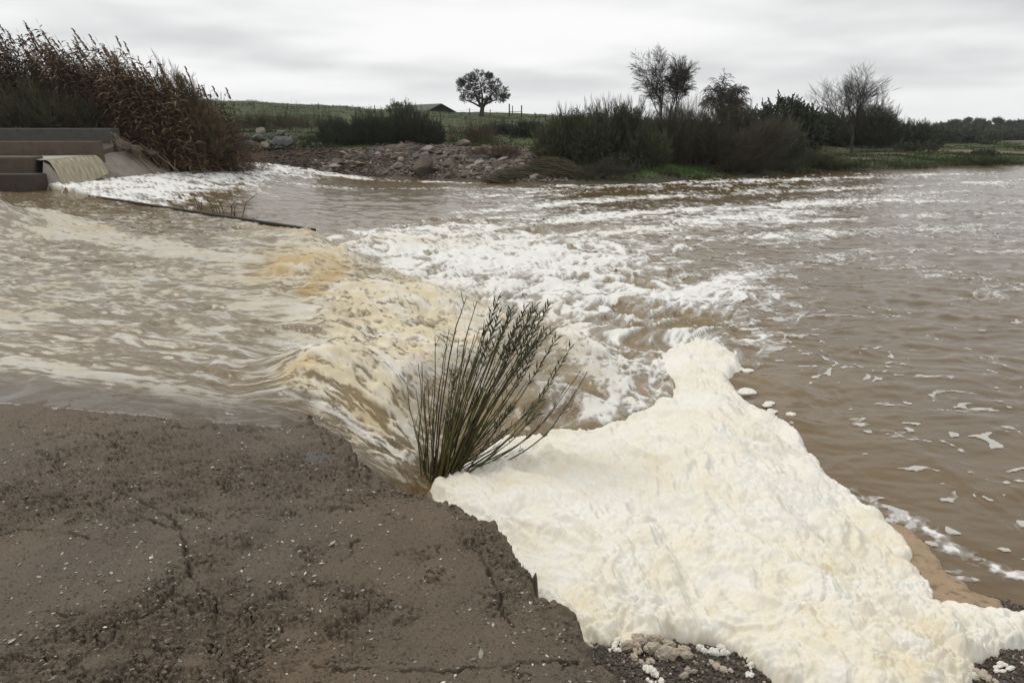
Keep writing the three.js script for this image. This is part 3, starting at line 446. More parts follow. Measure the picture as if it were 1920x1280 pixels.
scene.fog = new THREE.FogExp2(0xdfe3e4, 0.00028);               // thin damp air over the far woodland
// ───────────────────────── rocks
const ROCKS = [...Array(7).keys()].map((i) => rockGeo(i + 3, 2, 0.4, 0.72));
const rockMat = (a, b, seed, rough = 0.85) => { const t = boardTex(seed, a, b); return new THREE.MeshStandardMaterial({ map: t, bumpMap: t, bumpScale: 0.02, roughness: rough }); };
const rm = { tan: rockMat([0.1, 0.078, 0.057], [0.24, 0.19, 0.145], 31), brown: rockMat([0.06, 0.045, 0.033], [0.15, 0.115, 0.085], 37), grey: rockMat([0.05, 0.05, 0.046], [0.125, 0.123, 0.115], 41), dark: rockMat([0.025, 0.025, 0.025], [0.06, 0.06, 0.062], 43), pale: rockMat([0.2, 0.17, 0.14], [0.34, 0.3, 0.25], 47) };
function rock(name, px, py, D, wpx, hpx, mat, k, spin, y0) {  // px, py: foot of the rock
  const s = wpx / F * D / 2, h = hpx / F * D, p = atD(px, py, D); if (y0 !== undefined) p.y = y0;
  const m = mesh(name, ROCKS[k % ROCKS.length], mat); m.position.set(p.x, p.y + h * 0.36, p.z); m.scale.set(s, h * 0.75, s * 0.9); m.rotation.y = spin; return m;
}
{
  const B = [[466, 281, 38.2, 38, 24, 'grey', 'large rounded blue-grey boulder at the lower left of the boulder pile'], [498, 279, 38.6, 30, 17, 'tan', 'tan flat-topped boulder right of the large rounded blue-grey boulder'], [530, 276, 39.2, 40, 28, 'grey', 'biggest cracked grey boulder at the right end of the boulder pile'], [548, 273, 39.6, 22, 24, 'grey', null], [484, 266, 39.4, 30, 18, 'grey', null], [512, 264, 39.6, 28, 16, 'grey', null], [489, 252, 40.2, 24, 18, 'pale', 'pale slanted boulder on top of the boulder pile'], [448, 272, 39, 24, 18, 'grey', null], [462, 262, 39.8, 22, 16, 'grey', null], [528, 254, 40.4, 20, 14, 'grey', null], [444, 263, 39.6, 20, 14, 'brown', null], [510, 274, 38.7, 20, 13, 'grey', null], [478, 276, 38, 16, 12, 'brown', null]];
  B.forEach(([px, py, D, w, h, m, l], i) => tag(rock('boulder', px, py, D, w, h, rm[m], i, i * 1.7), l || 'rough weathered boulder in the pile of boulders on the grassy bank', 'boulder', l ? null : 'boulders of the pile on the left bank'));
  const W2 = [[568, 327.5, 34.5, 24, 17, 'dark', 'dark rounded boulder standing in the white foam line off the left bank'], [590, 327, 34.7, 12, 7, 'dark', 'small dark stone in the foam just right of the dark boulder'], [170, 272, 25.6, 0, 0], [232, 281, 25.4, 28, 22, 'brown', 'dark boulder under reeds right of the grey retaining wall'], [252, 286, 25.8, 36, 20, 'brown', 'wide dark boulder under reeds, second from the grey wall'], [286, 292, 26.4, 26, 14, 'brown', 'small dark boulder under reeds, farthest from the grey wall'], [316, 340, 27.2, 26, 22, 'brown', 'brown broken stone at the lower tip of the concrete wing'], [340, 340, 27.6, 30, 12, 'brown', 'flat brown stone beside the tip of the concrete wing'], [577, 318, 36, 22, 11, 'tan', 'flat tan stone on the mud left of the rubble heap'], [790, 330, 33.6, 46, 46, 'brown', 'large smooth brown mud-covered block in the middle of the rubble at waterline'], [613, 326, 34.8, 30, 10, 'tan', 'long low tan stone at the waterline at the left of the rubble'], [1130, 335, 30.5, 22, 13, 'brown', 'rounded brown stone at the waterline below the green thicket'], [1363, 306, 37, 12, 12, 'pale', 'pale angular block under the leaning bare bush on the bank'], [690, 279, 40, 0, 0], [870, 276, 40.5, 26, 20, 'tan', 'largest tan block on top of the rubble by the reddish bush'], [1030, 292, 35, 14, 10, 'pale', 'whitish block on the rubble beside the debris mound']];
  W2.forEach(([px, py, D, w, h, m, l], i) => w && tag(rock('stone', px, py, D, w, h, rm[m], i + 2, i * 2.3), l, 'stone'));
  const r = rng(5), small = [];
  let n = 0; const mats = ['tan', 'brown', 'brown', 'tan', 'brown', 'grey', 'pale', 'brown'];
  for (let t = 0; t < 3000 && n < 290; t++) {
    const px = 585 + r() * 470, D = shoreD(colR(px)) + 0.15 + Math.pow(r(), 1.1) * 8.2, x = colR(px) * D, z = -D, b = D - shoreD(colR(px));
    const lim = px < 640 ? 1.6 : px < 700 ? 4.4 : 8.2; if (b > lim) continue;
    const sz = (0.11 + 0.24 * Math.pow(r(), 2.2)), m = mesh('rubble_stone', ROCKS[Math.floor(r() * 7)], rm[mats[Math.floor(r() * 8)]]);
    m.position.set(x, land(x, z) + sz * 0.25, z); m.scale.set(sz * (0.8 + r() * 0.6), sz * (0.6 + r() * 0.5), sz * (0.8 + r() * 0.5)); m.rotation.set((r() - 0.5) * 0.7, r() * 6, (r() - 0.5) * 0.7);
    tag(m, 'broken grey-brown stone in the rubble heap along the far waterline', 'stone', 'stones of the rubble heap on the far bank'); n++;
  }
  const mm = [], cc = [];
  for (let t = 0; t < 9000; t++) { const px = 575 + r() * 490, D = shoreD(colR(px)) + Math.pow(r(), 1.0) * 9, x = colR(px) * D, z = -D, b = D - shoreD(colR(px)); const lim = px < 640 ? 2 : px < 700 ? 5 : 8.8; if (b > lim || fbm(x * 0.6, z * 0.6 + 50, 3) < -0.22) continue; const s = 0.03 + 0.07 * r() * r() + 0.02; mm.push(place(V(x, land(x, z) + s * 0.3, z), V(r() - 0.5, 1.4, r() - 0.5).normalize(), r() * 6, V(s * (0.8 + r()), s, s * (0.8 + r() * 0.6)))); const g = 0.07 + 0.17 * r() * r() + (r() > 0.96 ? 0.2 : 0); cc.push(rgb(g * 1.2, g * 0.97, g * 0.78)); }
  const st = inst('rubble_gravel', rockGeo(2, 1, 0.4, 0.7), std([1, 1, 1], 0.9), mm, cc); st.userData.label = 'small broken stones and gravel between the rubble on the far bank'; st.userData.category = 'gravel';
}

// ───────────────────────── grass, bushes, reeds, trees
const leafMat = std([1, 1, 1], 0.8);
const tuft = (() => { const L = new Leaves(), r = rng(11); for (let i = 0; i < 7; i++) L.add(V((r() - 0.5) * 0.5, 0, (r() - 0.5) * 0.5), V((r() - 0.5) * 0.9, 1, (r() - 0.5) * 0.9), 0.6 + r() * 0.5, 0.1, r() * 0.6, r() * 3); return L.geo(); })();
{
  const r = rng(21), mm = [], cc = [];
  for (let t = 0; t < 120000; t++) {
    const px = -120 + r() * 2200, rr = colR(px), sd = shoreD(rr), D = sd + 0.05 + Math.pow(r(), 1.5) * (px < 1080 ? 62 : 45), x = rr * D, z = -D, [bare, c] = landKind(x, z);
    if (bare > 0.35 + r() * 0.4) continue; if (D > 97 && px < 1100) continue;
    const s = (0.09 + r() * r() * 0.18) * (D > 58 ? 0.85 : 1) * (noise(x * 0.25, z * 0.25) > 0.1 ? 1.35 : 0.8); mm.push(place(V(x, land(x, z) - 0.02, z), V((r() - 0.5) * 0.5, 1, (r() - 0.5) * 0.5).normalize(), r() * 6, s)); const k = 0.6 + r() * 0.45, y = r(); cc.push(rgb(c[0] * k * (1 + y * 0.25), c[1] * k * (1 + 0.05 * y), c[2] * k));
  }
  const g = inst('grass', tuft, leafMat, mm, cc); g.userData.label = 'short green and straw-coloured grass on the far bank and hill'; g.userData.category = 'grass';
}
function sprig(seed, n, len, wid, spread) { const L = new Leaves(), r = rng(seed); for (let i = 0; i < n; i++) { const h = i / n, a = r() * 6.28; L.add(V((r() - 0.5) * 0.1, h * 0.7, (r() - 0.5) * 0.1), V(Math.cos(a) * spread, 0.75 + r() * 0.5, Math.sin(a) * spread), len * (0.7 + r() * 0.6), wid, r() * 0.5, r() * 3); } return L.geo(); }
const SPRIG = { lance: [sprig(1, 14, 0.5, 0.09, 0.7), sprig(2, 14, 0.5, 0.09, 0.8)], fine: [sprig(3, 16, 0.55, 0.04, 0.45), sprig(4, 16, 0.6, 0.04, 0.5)], round: [sprig(5, 14, 0.32, 0.2, 1.0), sprig(6, 14, 0.32, 0.2, 1.0)], twig: [sprig(7, 11, 0.75, 0.022, 0.4), sprig(8, 11, 0.75, 0.022, 0.45)] };
const barkMat = std([0.055, 0.047, 0.038], 0.95), twigMat = std([0.06, 0.048, 0.038], 0.95), caneMat = std([0.2, 0.15, 0.088], 0.8);
// a bush between two columns of the view, standing at distance D, with its top at row py
function bush(name, label, category, { px, w, top, D, base, style = 'lance', n = 900, size = 0.3, col = [0.03, 0.033, 0.02], col2, lean = 0, seed = 1, depth = 0.8, stems = 10, open = 0.25, lumps = 6, stemCol, grp, up = 0.55 }) {
  const r = rng(seed * 31 + 7), rr = colR(px), x0 = rr * D, z0 = -D, wid = w / F * D * 1.0, y0 = base !== undefined ? atD(px, base, D).y : land(x0, z0), h = Math.max(0.3, atD(px, top, D).y - y0);
  const g = group(name, V(x0, y0, z0)); tag(g, label, category, grp);
  const LB = []; for (let i = 0; i < lumps; i++) { const f = lumps === 1 ? 0.5 : (i + 0.5) / lumps, e = 1 - Math.pow(Math.abs(f * 2 - 1), 2.2) * 0.45, hh = h * (0.72 + r() * 0.28) * e; LB.push([(f - 0.5) * wid * 0.86 + (r() - 0.5) * wid * 0.1, hh * 0.48, (r() - 0.5) * wid * 0.35 * depth, wid / lumps * 0.85 + wid * 0.1, hh * 0.55, Math.min(wid * 0.4 * depth, h) * (0.7 + r() * 0.4)]); }
  const per = [[], []], cols = [[], []], q = V(0, 0, 0), d = V(0, 0, 0);
  for (let i = 0; i < n; i++) {
    const b = LB[Math.floor(r() * lumps)], th = r() * 6.283, cz = r() * 2 - 1, sz = Math.sqrt(1 - cz * cz), rad = Math.pow(r(), open);
    d.set(Math.cos(th) * sz, cz, Math.sin(th) * sz); q.set(b[0] + d.x * b[3] * rad, b[1] + d.y * b[4] * rad, b[2] + d.z * b[5] * rad);
    if (q.y < 0.03) q.y = 0.03 + r() * 0.25; if (noise(q.x * 1.4 / size * 0.3 + seed * 9, q.y * 1.4 / size * 0.3 + q.z) < -0.42) continue;
    q.x += lean * q.y; const dir = V(d.x * 0.6 + lean * 0.8 + (r() - 0.5) * 0.7, up + d.y * 0.4 + r() * 0.5, d.z * 0.6 + (r() - 0.5) * 0.7).normalize(), k = r() < 0.5 ? 0 : 1;
    const whip = rad > 0.85 && d.y > 0.1 && r() < 0.22; if (whip) { dir.x *= 0.5; dir.y = 1; dir.normalize(); } per[k].push(place(q, dir, r() * 6, whip ? V(size * 0.9, size * (1.5 + r()), size * 0.9) : size * (0.6 + r() * 0.7))); const m = (0.65 + r() * 0.75) * 1.75, c = col2 && r() < 0.4 ? col2 : col; cols[k].push(rgb(c[0] * m, c[1] * m * 1.06, c[2] * m * 0.95));
  }
  for (const k of [0, 1]) inst('foliage', SPRIG[style][k], leafMat, per[k], cols[k], g);
  if (stems) { const T = new Tubes(); for (let i = 0; i < stems; i++) { const b = LB[Math.floor(r() * lumps)], sx = b[0] * 0.7 + (r() - 0.5) * wid * 0.2, ex = b[0] + (r() - 0.5) * b[3] * 1.6, ey = b[1] + b[4] * (0.1 + 0.85 * r()), sz = b[2] * 0.5 + b[5] * 0.4, R = h * 0.011; T.add([V(sx, -0.15, sz), V(lerp(sx, ex, 0.35) + lean * ey * 0.35, ey * 0.45, sz), V(ex + lean * ey, ey, sz + (r() - 0.3) * b[5])], [R, R * 0.8, R * 0.3], 4); } mesh('stem', T.geo(), stemCol ? std(stemCol, 0.9) : barkMat, g); }
  return g;
}
// a leafless tree: limbs that fork again and again
function bareTree(name, label, { px, D, top, base, w, seed, lean = 0, droop = 0, levels = 5, trunkR = 0.14, fork = 0.28, forks = 3, twigs = 1, mat = barkMat, lowFork = 0.3, multi = 1, trunkKids = forks + 1, spreadK = 1, up = 0.25 }) {
  const r = rng(seed), x0 = colR(px) * D, y0 = base !== undefined ? atD(px, base, D).y : land(x0, -D), h = atD(px, top, D).y - y0, wid = w / F * D, g = group(name, V(x0, y0, -D)); tag(g, label, 'tree');
  const T0 = new Tubes(), T1 = new Tubes(), T2 = new Tubes(), lim = V(0, 0, 0);
  const grow = (p, d, len, R, lv) => {
    const pts = [p.clone()], n = lv > 3 ? 3 : 5, rad = [R]; const c = p.clone(), dir = d.clone();
    for (let i = 1; i <= n; i++) { dir.x += (r() - 0.5) * 0.34; dir.z += (r() - 0.5) * 0.34; dir.y += (r() - 0.5) * 0.22 + (lv > 1 ? up * 0.25 - droop * (lv - 1) * 0.1 : 0.08); dir.normalize(); c.addScaledVector(dir, len / n); pts.push(c.clone()); rad.push(R * (1 - 0.55 * i / n)); }
    (lv === 0 ? T0 : lv < 3 ? T1 : T2).add(pts, rad, lv === 0 ? 8 : lv < 3 ? 5 : 3);
    if (lv >= levels) return;
    const kids = lv === 0 ? trunkKids : forks + (r() < 0.5 ? 1 : 0);
    for (let k = 0; k < kids; k++) {
      const t = lv === 0 ? lowFork + (1 - lowFork) * ((k + 0.6) / kids) : 0.3 + 0.7 * ((k + r() * 0.6) / kids), at = t * n, i = Math.min(n - 1, Math.floor(at)), q = pts[i].clone().lerp(pts[i + 1], at - i);
      const a = r() * 6.28 + k * 2.4, bend = (0.45 + r() * 0.5) * spreadK, e = dir.clone().multiplyScalar(1 - bend * 0.35).add(V(Math.cos(a) * bend, (r() - 0.35) * 0.4, Math.sin(a) * bend * 0.8)).normalize();
      grow(q, e, len * (0.56 + r() * 0.26), Math.max(R * 0.5, 0.009), lv + 1);
    }
    grow(pts[n], dir, len * (0.55 + r() * 0.2), Math.max(R * 0.45, 0.009), lv + 1);
  };
  for (let k = 0; k < multi; k++) grow(V((k - (multi - 1) / 2) * 0.4, -0.2, 0), V((r() - 0.5) * 0.15 + lean + (multi > 1 ? (k - (multi - 1) / 2) * 0.22 : 0), 1, (r() - 0.5) * 0.15).normalize(), h * fork * (1 + (k ? -0.1 : 0)), trunkR * (k ? 0.7 : 1), 0);
  // fit the crown to its height and width
  const G = [T0.geo(), T1.geo(), T2.geo()]; let my = 0, x1 = 1e9, x2 = -1e9; for (const q of G) { const p = q.attributes.position; for (let i = 0; i < p.count; i++) { my = Math.max(my, p.getY(i)); x1 = Math.min(x1, p.getX(i)); x2 = Math.max(x2, p.getX(i)); } }
  const sy = h / my, sx = wid / (x2 - x1); for (const q of G) { const p = q.attributes.position; for (let i = 0; i < p.count; i++) p.setXYZ(i, p.getX(i) * sx, p.getY(i) * sy, p.getZ(i) * sx); }
  mesh('trunk', G[0], mat, g); mesh('limb', G[1], mat, g); const tw = mesh('twig', G[2], mat, g); tw.userData.kind = 'stuff'; return g;
}
// giant reeds: leaning canes with arching leaves and feathery heads
function reedGeo(seed, h) {
  const r = rng(seed), T = new Tubes(), L = new Leaves(), Pm = new Leaves(), pts = []; const bx = (r() - 0.5) * 0.1, bz = (r() - 0.5) * 0.2; for (let i = 0; i <= 6; i++) { const t = i / 6; pts.push(V(-0.10 * h * t * t + bx * t, h * t, bz * t * t)); }
  T.add(pts, [0.016, 0.015, 0.014, 0.013, 0.011, 0.008, 0.004], 4);
  for (let i = 0; i < 64; i++) { const t = 0.2 + 0.79 * i / 64, a = r() * 6.28, k = Math.min(5, Math.floor(t * 6)), p = pts[k].clone().lerp(pts[k + 1], t * 6 - k), l = (0.45 + r() * 0.4) * (1 - 0.3 * t); L.add(p, V(Math.cos(a) - 0.25, 0.75 - r() * 0.7, Math.sin(a)), l * 0.85, 0.06, 0.4 + r() * 0.9, (r() - 0.5) * 1.4); }
  if (seed % 3) for (let i = 0; i < 22; i++) { const t = i / 22, p = pts[6].clone().add(V(-0.12 * t, t * 0.42, 0)); Pm.add(p, V((r() - 0.5) * 0.8 - 0.3, 0.9, (r() - 0.5) * 0.8), 0.2 * (1.1 - t * 0.6), 0.045, 0.4, r() * 3); }
  else Pm.add(pts[6], V(-0.2, 1, 0), 0.3, 0.02);
  return [T.geo(), L.geo(), Pm.geo()];
}
const REED = [1, 2, 3, 4, 5].map((i) => reedGeo(i + 1, 1 * (3.4 + (i % 3) * 0.3))), reedLeaf = std([1, 1, 1], 0.85), reedCane = std([0.085, 0.062, 0.038], 0.8);
function reeds(label, { px, w, base, top, D, n, seed, tone = 1, lean = -0.22 }) {
  const r = rng(seed * 13 + 1), c0 = atD(px, base, D), g = group('giant_reed', c0), H = atD(px, top, D).y - c0.y, wid = w / F * D; tag(g, label, 'reeds');
  const M = REED.map(() => []), C = REED.map(() => []), Cp = REED.map(() => []);
  n = Math.round(n * 1.7); for (let i = 0; i < n; i++) { const k = Math.floor(r() * 5), x = (r() - 0.5) * wid, z = (r() - 0.5) * Math.min(3, wid * 1.1), s = H / 3.85 * (r() < 0.2 ? 0.5 + r() * 0.3 : 0.72 + r() * 0.3), sp = (r() - 0.5) * 0.7; const d = V(lean + (r() - 0.5) * 0.32, 1, (r() - 0.5) * 0.3).normalize(); M[k].push(new THREE.Matrix4().compose(V(x, land(c0.x + x, c0.z + z) - c0.y - 0.1, z), new THREE.Quaternion().setFromUnitVectors(UP, d).multiply(new THREE.Quaternion().setFromAxisAngle(UP, sp)), V(s, s, s))); const m = (0.7 + r() * 0.6) * tone, q = r(); C[k].push(rgb(lerp(0.19, 0.11, q) * m, lerp(0.108, 0.078, q) * m, lerp(0.06, 0.042, q) * m)); Cp[k].push(rgb(0.15 * m, 0.1 * m, 0.07 * m)); }
  for (let k = 0; k < 5; k++) if (M[k].length) { inst('cane', REED[k][0], reedCane, M[k], null, g); inst('leaf', REED[k][1], reedLeaf, M[k], C[k], g); inst('plume', REED[k][2], reedLeaf, M[k], Cp[k], g); }
}
const RE = 'brown giant reed clump';
[[40, 110, 275, 56, 29, 40, 0.8, 'leftmost tall ' + RE + ' above the weir walls, touching the frame edge'], [110, 100, 262, 74, 29.5, 44, 1, 'tallest ' + RE + ' with thin feathery heads, behind the grey retaining wall'], [185, 80, 270, 58, 28.4, 50, 1, RE + ' with one dark leaning head, above the end of the grey wall'], [255, 90, 288, 84, 27.8, 58, 1.05, RE + ' in the middle of the reed bed above the dark boulders'], [322, 80, 300, 62, 28.2, 52, 1.1, RE + ' right of the middle of the reed bed, above the concrete wing'], [385, 76, 312, 96, 29.6, 44, 1.05, RE + ' at the right end of the tall reed bed'], [432, 56, 314, 205, 31.5, 26, 0.95, 'short low ' + RE + ' at the right edge of the bed by the boulders'], [400, 90, 316, 240, 29.3, 34, 1.15, 'low bent ' + RE + ' on the mud beside the channel']].forEach(([px, w, base, top, D, n, tone, l], i) => reeds(l, { px: px + 42, w, base, top, D, n, seed: i + 3, tone, lean: i > 5 ? -0.1 : [-0.16, -0.2, -0.34, -0.18, -0.26, -0.14][i] }));
{ // fallen dead canes at the foot of the reed bed
  const r = rng(61), T = new Tubes(), c = atD(300, 300, 26.4);
  for (let i = 0; i < 260; i++) { const px = 205 + r() * 235, D = 25.4 + (px - 205) / 235 * 4.2 + r() * 1.5, a = atD(px, 245 + (px - 205) * 0.27 + r() * 40, D), l = 0.5 + r() * 1.5, b = a.clone().add(V(l * (0.35 + r() * 0.5), -l * (0.35 + r() * 0.7), 0.3 * r())), f = Math.max(b.y, land(b.x, b.z) + 0.02); b.y = f; T.add([a.sub(c), a.clone().lerp(b.sub(c), 0.5).add(V(0, 0.04 + 0.1 * r(), 0)), b], [0.017, 0.018, 0.019], 4); }
  const m = mesh('fallen_canes', T.geo(), caneMat); m.position.copy(c); tag(m, 'tangle of fallen straw-coloured dead canes at the foot of the reeds', 'canes', null, 'stuff');
}
// dark growth under and behind the reeds
bush('bush', 'dark green bush at far left edge behind the giant reeds', 'bush', { px: -10, w: 150, top: 112, D: 33, style: 'lance', n: 1800, size: 0.34, col: [0.036, 0.046, 0.02], seed: 3, depth: 0.6 });
bush('bush', 'dark brush with arching grey branches above the grey retaining wall', 'bush', { px: 60, w: 260, top: 165, D: 27.6, base: 250, style: 'twig', n: 1500, size: 0.5, col: [0.05, 0.043, 0.026], seed: 4, depth: 0.35, stems: 26, stemCol: [0.05, 0.043, 0.032] });
bush('bush', 'low dark undergrowth among the reed canes above the boulders', 'bush', { px: 270, w: 280, top: 205, D: 29, base: 300, style: 'twig', n: 2400, size: 0.5, col: [0.04, 0.03, 0.018], seed: 5, depth: 0.3, stems: 30, stemCol: [0.07, 0.052, 0.034] });
bush('sapling', 'thin bright-leaved sapling reaching right out of the reed bed against the sky', 'sapling', { px: 412, w: 50, top: 150, D: 30.5, base: 300, style: 'round', n: 90, size: 0.16, col: [0.05, 0.05, 0.022], lean: 0.12, seed: 6, stems: 14, lumps: 3, open: 0.5 });
[[110, 150, 118, 28.6, 268, 'soft rusty-brown dry brush filling the left of the reed bed'], [235, 150, 124, 27.9, 280, 'soft rusty-brown dry brush filling the middle of the reed bed'], [345, 120, 136, 28.0, 300, 'soft rusty-brown dry brush filling the right of the reed bed']].forEach(([px, w, top, D, base, l], i) => bush('dry_brush', l, 'brush', { px, w, top, D, base, style: 'fine', n: 2000, size: 0.4, col: [0.07, 0.043, 0.025], col2: [0.045, 0.038, 0.02], seed: 80 + i, depth: 0.45, lumps: 5, stems: 20, stemCol: [0.08, 0.058, 0.036], lean: -0.12, open: 0.4 }));
// middle of the far bank
const BU = [
  ['round dark willow bush at the left of the rubble heap', { px: 668, w: 98, top: 216, D: 42, base: 284, style: 'fine', n: 2600, size: 0.42, col: [0.026, 0.03, 0.019], lumps: 3, seed: 11, stems: 16 }],
  ['taller dark willow bush above the rubble, right of the round one', { px: 760, w: 104, top: 203, D: 43, base: 282, style: 'fine', n: 3000, size: 0.42, col: [0.025, 0.029, 0.019], col2: [0.03, 0.027, 0.02], lumps: 3, seed: 12, stems: 16 }],
  ['low brown-black bush at the right foot of the taller dark willow', { px: 795, w: 44, top: 240, D: 42.4, base: 280, style: 'twig', n: 700, size: 0.4, col: [0.03, 0.024, 0.018], lumps: 2, seed: 13 }],
  ['small pale bush on the crest left of the barn roof', { px: 750, w: 36, top: 193, D: 90, style: 'lance', n: 260, size: 0.45, col: [0.05, 0.052, 0.035], lumps: 2, seed: 14, stems: 6 }],
  ['reddish leafless bush on top of the rubble under the olive tree', { px: 882, w: 62, top: 232, D: 46, base: 276, style: 'twig', n: 700, size: 0.45, col: [0.06, 0.042, 0.028], lumps: 3, seed: 15, stems: 14, stemCol: [0.07, 0.05, 0.035] }],
  ['round dark green bush on the meadow right of the reddish bush', { px: 935, w: 46, top: 229, D: 52, base: 264, style: 'lance', n: 800, size: 0.36, col: [0.03, 0.034, 0.022], lumps: 2, seed: 16 }],
  ['dark oval bush on the meadow beside the tall fence posts', { px: 992, w: 44, top: 228, D: 50, base: 268, style: 'lance', n: 900, size: 0.36, col: [0.026, 0.03, 0.021], lumps: 2, seed: 17 }],
  ['low scrub of brown twigs on the slope above the boulder pile', { px: 520, w: 190, top: 222, D: 52, base: 246, style: 'twig', n: 1300, size: 0.55, col: [0.05, 0.04, 0.027], lumps: 6, seed: 18, stems: 12, stemCol: [0.05, 0.04, 0.03] }],
  ['small dark tussock on the grass right of the boulder pile', { px: 575, w: 18, top: 256, D: 42, base: 270, style: 'fine', n: 150, size: 0.2, col: [0.028, 0.032, 0.018], lumps: 1, seed: 19, stems: 0 }],
  ['dull red dry bush lying across the rubble left of the debris mound', { px: 930, w: 70, top: 280, D: 36, base: 300, style: 'twig', n: 520, size: 0.35, col: [0.06, 0.032, 0.025], lumps: 3, seed: 20, stems: 16, stemCol: [0.07, 0.04, 0.03] }],
  // the thicket
  ['tall grey-green sapling standing out of the left end of the thicket', { px: 1076, w: 42, top: 176, D: 43, base: 262, style: 'lance', n: 170, size: 0.3, col: [0.04, 0.043, 0.028], lumps: 2, seed: 31, open: 0.5, lean: 0.1, stems: 8 }],
  ['olive-green feathery thicket bush right of the debris mound', { px: 1085, w: 130, top: 208, D: 34.5, base: 322, style: 'fine', n: 3600, size: 0.42, col: [0.045, 0.045, 0.022], col2: [0.035, 0.033, 0.02], lumps: 4, seed: 32, stems: 20, lean: 0.05 }],
  ['dense green thicket bush at the waterline, centre of the thicket', { px: 1165, w: 130, top: 203, D: 34, base: 326, style: 'fine', n: 3800, size: 0.42, col: [0.038, 0.041, 0.02], col2: [0.03, 0.027, 0.018], lumps: 4, seed: 33, stems: 20 }],
  ['leafy crest of bushes rising behind the centre of the thicket', { px: 1180, w: 150, top: 196, D: 40, base: 290, style: 'lance', n: 1200, size: 0.34, col: [0.035, 0.038, 0.025], lumps: 5, seed: 34, open: 0.35 }],
  ['brown bare-stemmed thicket bush above the bright grass patch', { px: 1280, w: 150, top: 202, D: 36.5, base: 308, style: 'twig', n: 3600, size: 0.5, col: [0.036, 0.029, 0.019], col2: [0.032, 0.03, 0.018], lumps: 5, seed: 35, stems: 44, stemCol: [0.075, 0.055, 0.04] }],
  ['dark brown thicket bush under the domed bare tree', { px: 1370, w: 130, top: 205, D: 37.5, base: 312, style: 'fine', n: 3000, size: 0.44, col: [0.034, 0.029, 0.019], lumps: 4, seed: 36, stems: 30 }],
  ['broad dark evergreen bush at the right end of the thicket', { px: 1450, w: 130, top: 184, D: 43, base: 300, style: 'round', n: 3600, size: 0.4, col: [0.026, 0.03, 0.02], lumps: 4, seed: 37, stems: 14 }],
  ['bare brown bush pushed over by the flood, leaning right at the waterline', { px: 1385, w: 80, top: 236, D: 35.6, base: 322, style: 'twig', n: 1400, size: 0.5, col: [0.036, 0.028, 0.02], lumps: 3, seed: 38, stems: 60, stemCol: [0.08, 0.06, 0.044], lean: 0.75 }],
  ['grey-green willow bush behind the leaning bare bush', { px: 1455, w: 70, top: 240, D: 38, base: 312, style: 'fine', n: 1500, size: 0.4, col: [0.045, 0.044, 0.028], lumps: 3, seed: 39, lean: 0.25, stems: 14 }],
  ['low dark bramble along the waterline below the thicket', { px: 1160, w: 70, top: 296, D: 31.8, base: 334, style: 'lance', n: 900, size: 0.26, col: [0.022, 0.022, 0.014], lumps: 5, seed: 40, stems: 6 }],
  ['low brown waterside scrub left of the sandy patch', { px: 1535, w: 70, top: 284, D: 39.5, base: 318, style: 'fine', n: 900, size: 0.3, col: [0.045, 0.044, 0.022], lumps: 3, seed: 41, stems: 8 }],
  // right bank
  ['dark evergreen bush left of the big bare tree', { px: 1548, w: 110, top: 214, D: 62, base: 276, style: 'round', n: 2200, size: 0.5, col: [0.032, 0.036, 0.026], lumps: 4, seed: 42 }],
  ['dark rounded bush right behind the trunk of the big bare tree', { px: 1636, w: 84, top: 204, D: 60, base: 278, style: 'fine', n: 2600, size: 0.6, col: [0.03, 0.029, 0.021], lumps: 3, seed: 43, stems: 24 }],
  ['dark bush between the big bare tree and the distant trees', { px: 1715, w: 90, top: 226, D: 64, base: 280, style: 'lance', n: 2200, size: 0.45, col: [0.033, 0.037, 0.027], lumps: 3, seed: 44 }],
  ['grey-green broad bush on the right bank before the distant trees', { px: 1790, w: 110, top: 238, D: 78, base: 277, style: 'lance', n: 1900, size: 0.5, col: [0.037, 0.04, 0.03], lumps: 4, seed: 45 }],
  ['dark hedge-like bush near the right frame edge', { px: 1880, w: 130, top: 247, D: 100, base: 273, style: 'lance', n: 1600, size: 0.6, col: [0.04, 0.042, 0.033], lumps: 5, seed: 46 }],
  ['low bush on the green spit right of the big bare tree', { px: 1725, w: 52, top: 270, D: 55, base: 286, style: 'lance', n: 500, size: 0.3, col: [0.03, 0.034, 0.02], lumps: 2, seed: 47, stems: 4 }],
  ['dark low weeds on the green bank near the right frame edge', { px: 1855, w: 40, top: 283, D: 50, base: 296, style: 'lance', n: 400, size: 0.25, col: [0.032, 0.036, 0.02], lumps: 3, seed: 48, stems: 0 }],
  ['dark continuous scrub far behind the thicket at its right', { px: 1500, w: 120, top: 218, D: 72, base: 268, style: 'lance', n: 1200, size: 0.5, col: [0.034, 0.038, 0.028], lumps: 4, seed: 49 }],
];
for (const [l, o] of BU) bush('bush', l, 'bush', o);
bareTree('bare_tree', 'tall slender leafless tree with several stems, rising behind the thicket', { px: 1252, D: 44, top: 78, base: 250, w: 130, seed: 5, levels: 6, multi: 3, trunkKids: 5, trunkR: 0.11, fork: 0.46, forks: 2, lowFork: 0.35, spreadK: 0.75, droop: 0.25, up: 0.1 });
bareTree('bare_tree', 'smaller dome-shaped leafless tree with drooping twigs behind the thicket', { px: 1372, D: 45, top: 128, base: 250, w: 104, seed: 8, levels: 5, multi: 2, trunkR: 0.11, fork: 0.3, forks: 3, lowFork: 0.4, spreadK: 0.95, droop: 0.8, up: 0.1 });
bareTree('bare_tree', 'big wide leafless tree standing alone on the right bank', { px: 1601, D: 52, top: 114, base: 284, w: 175, seed: 12, levels: 5, trunkR: 0.15, fork: 0.62, forks: 3, trunkKids: 8, lowFork: 0.3, spreadK: 0.95, droop: 0.1, up: 0.25 });
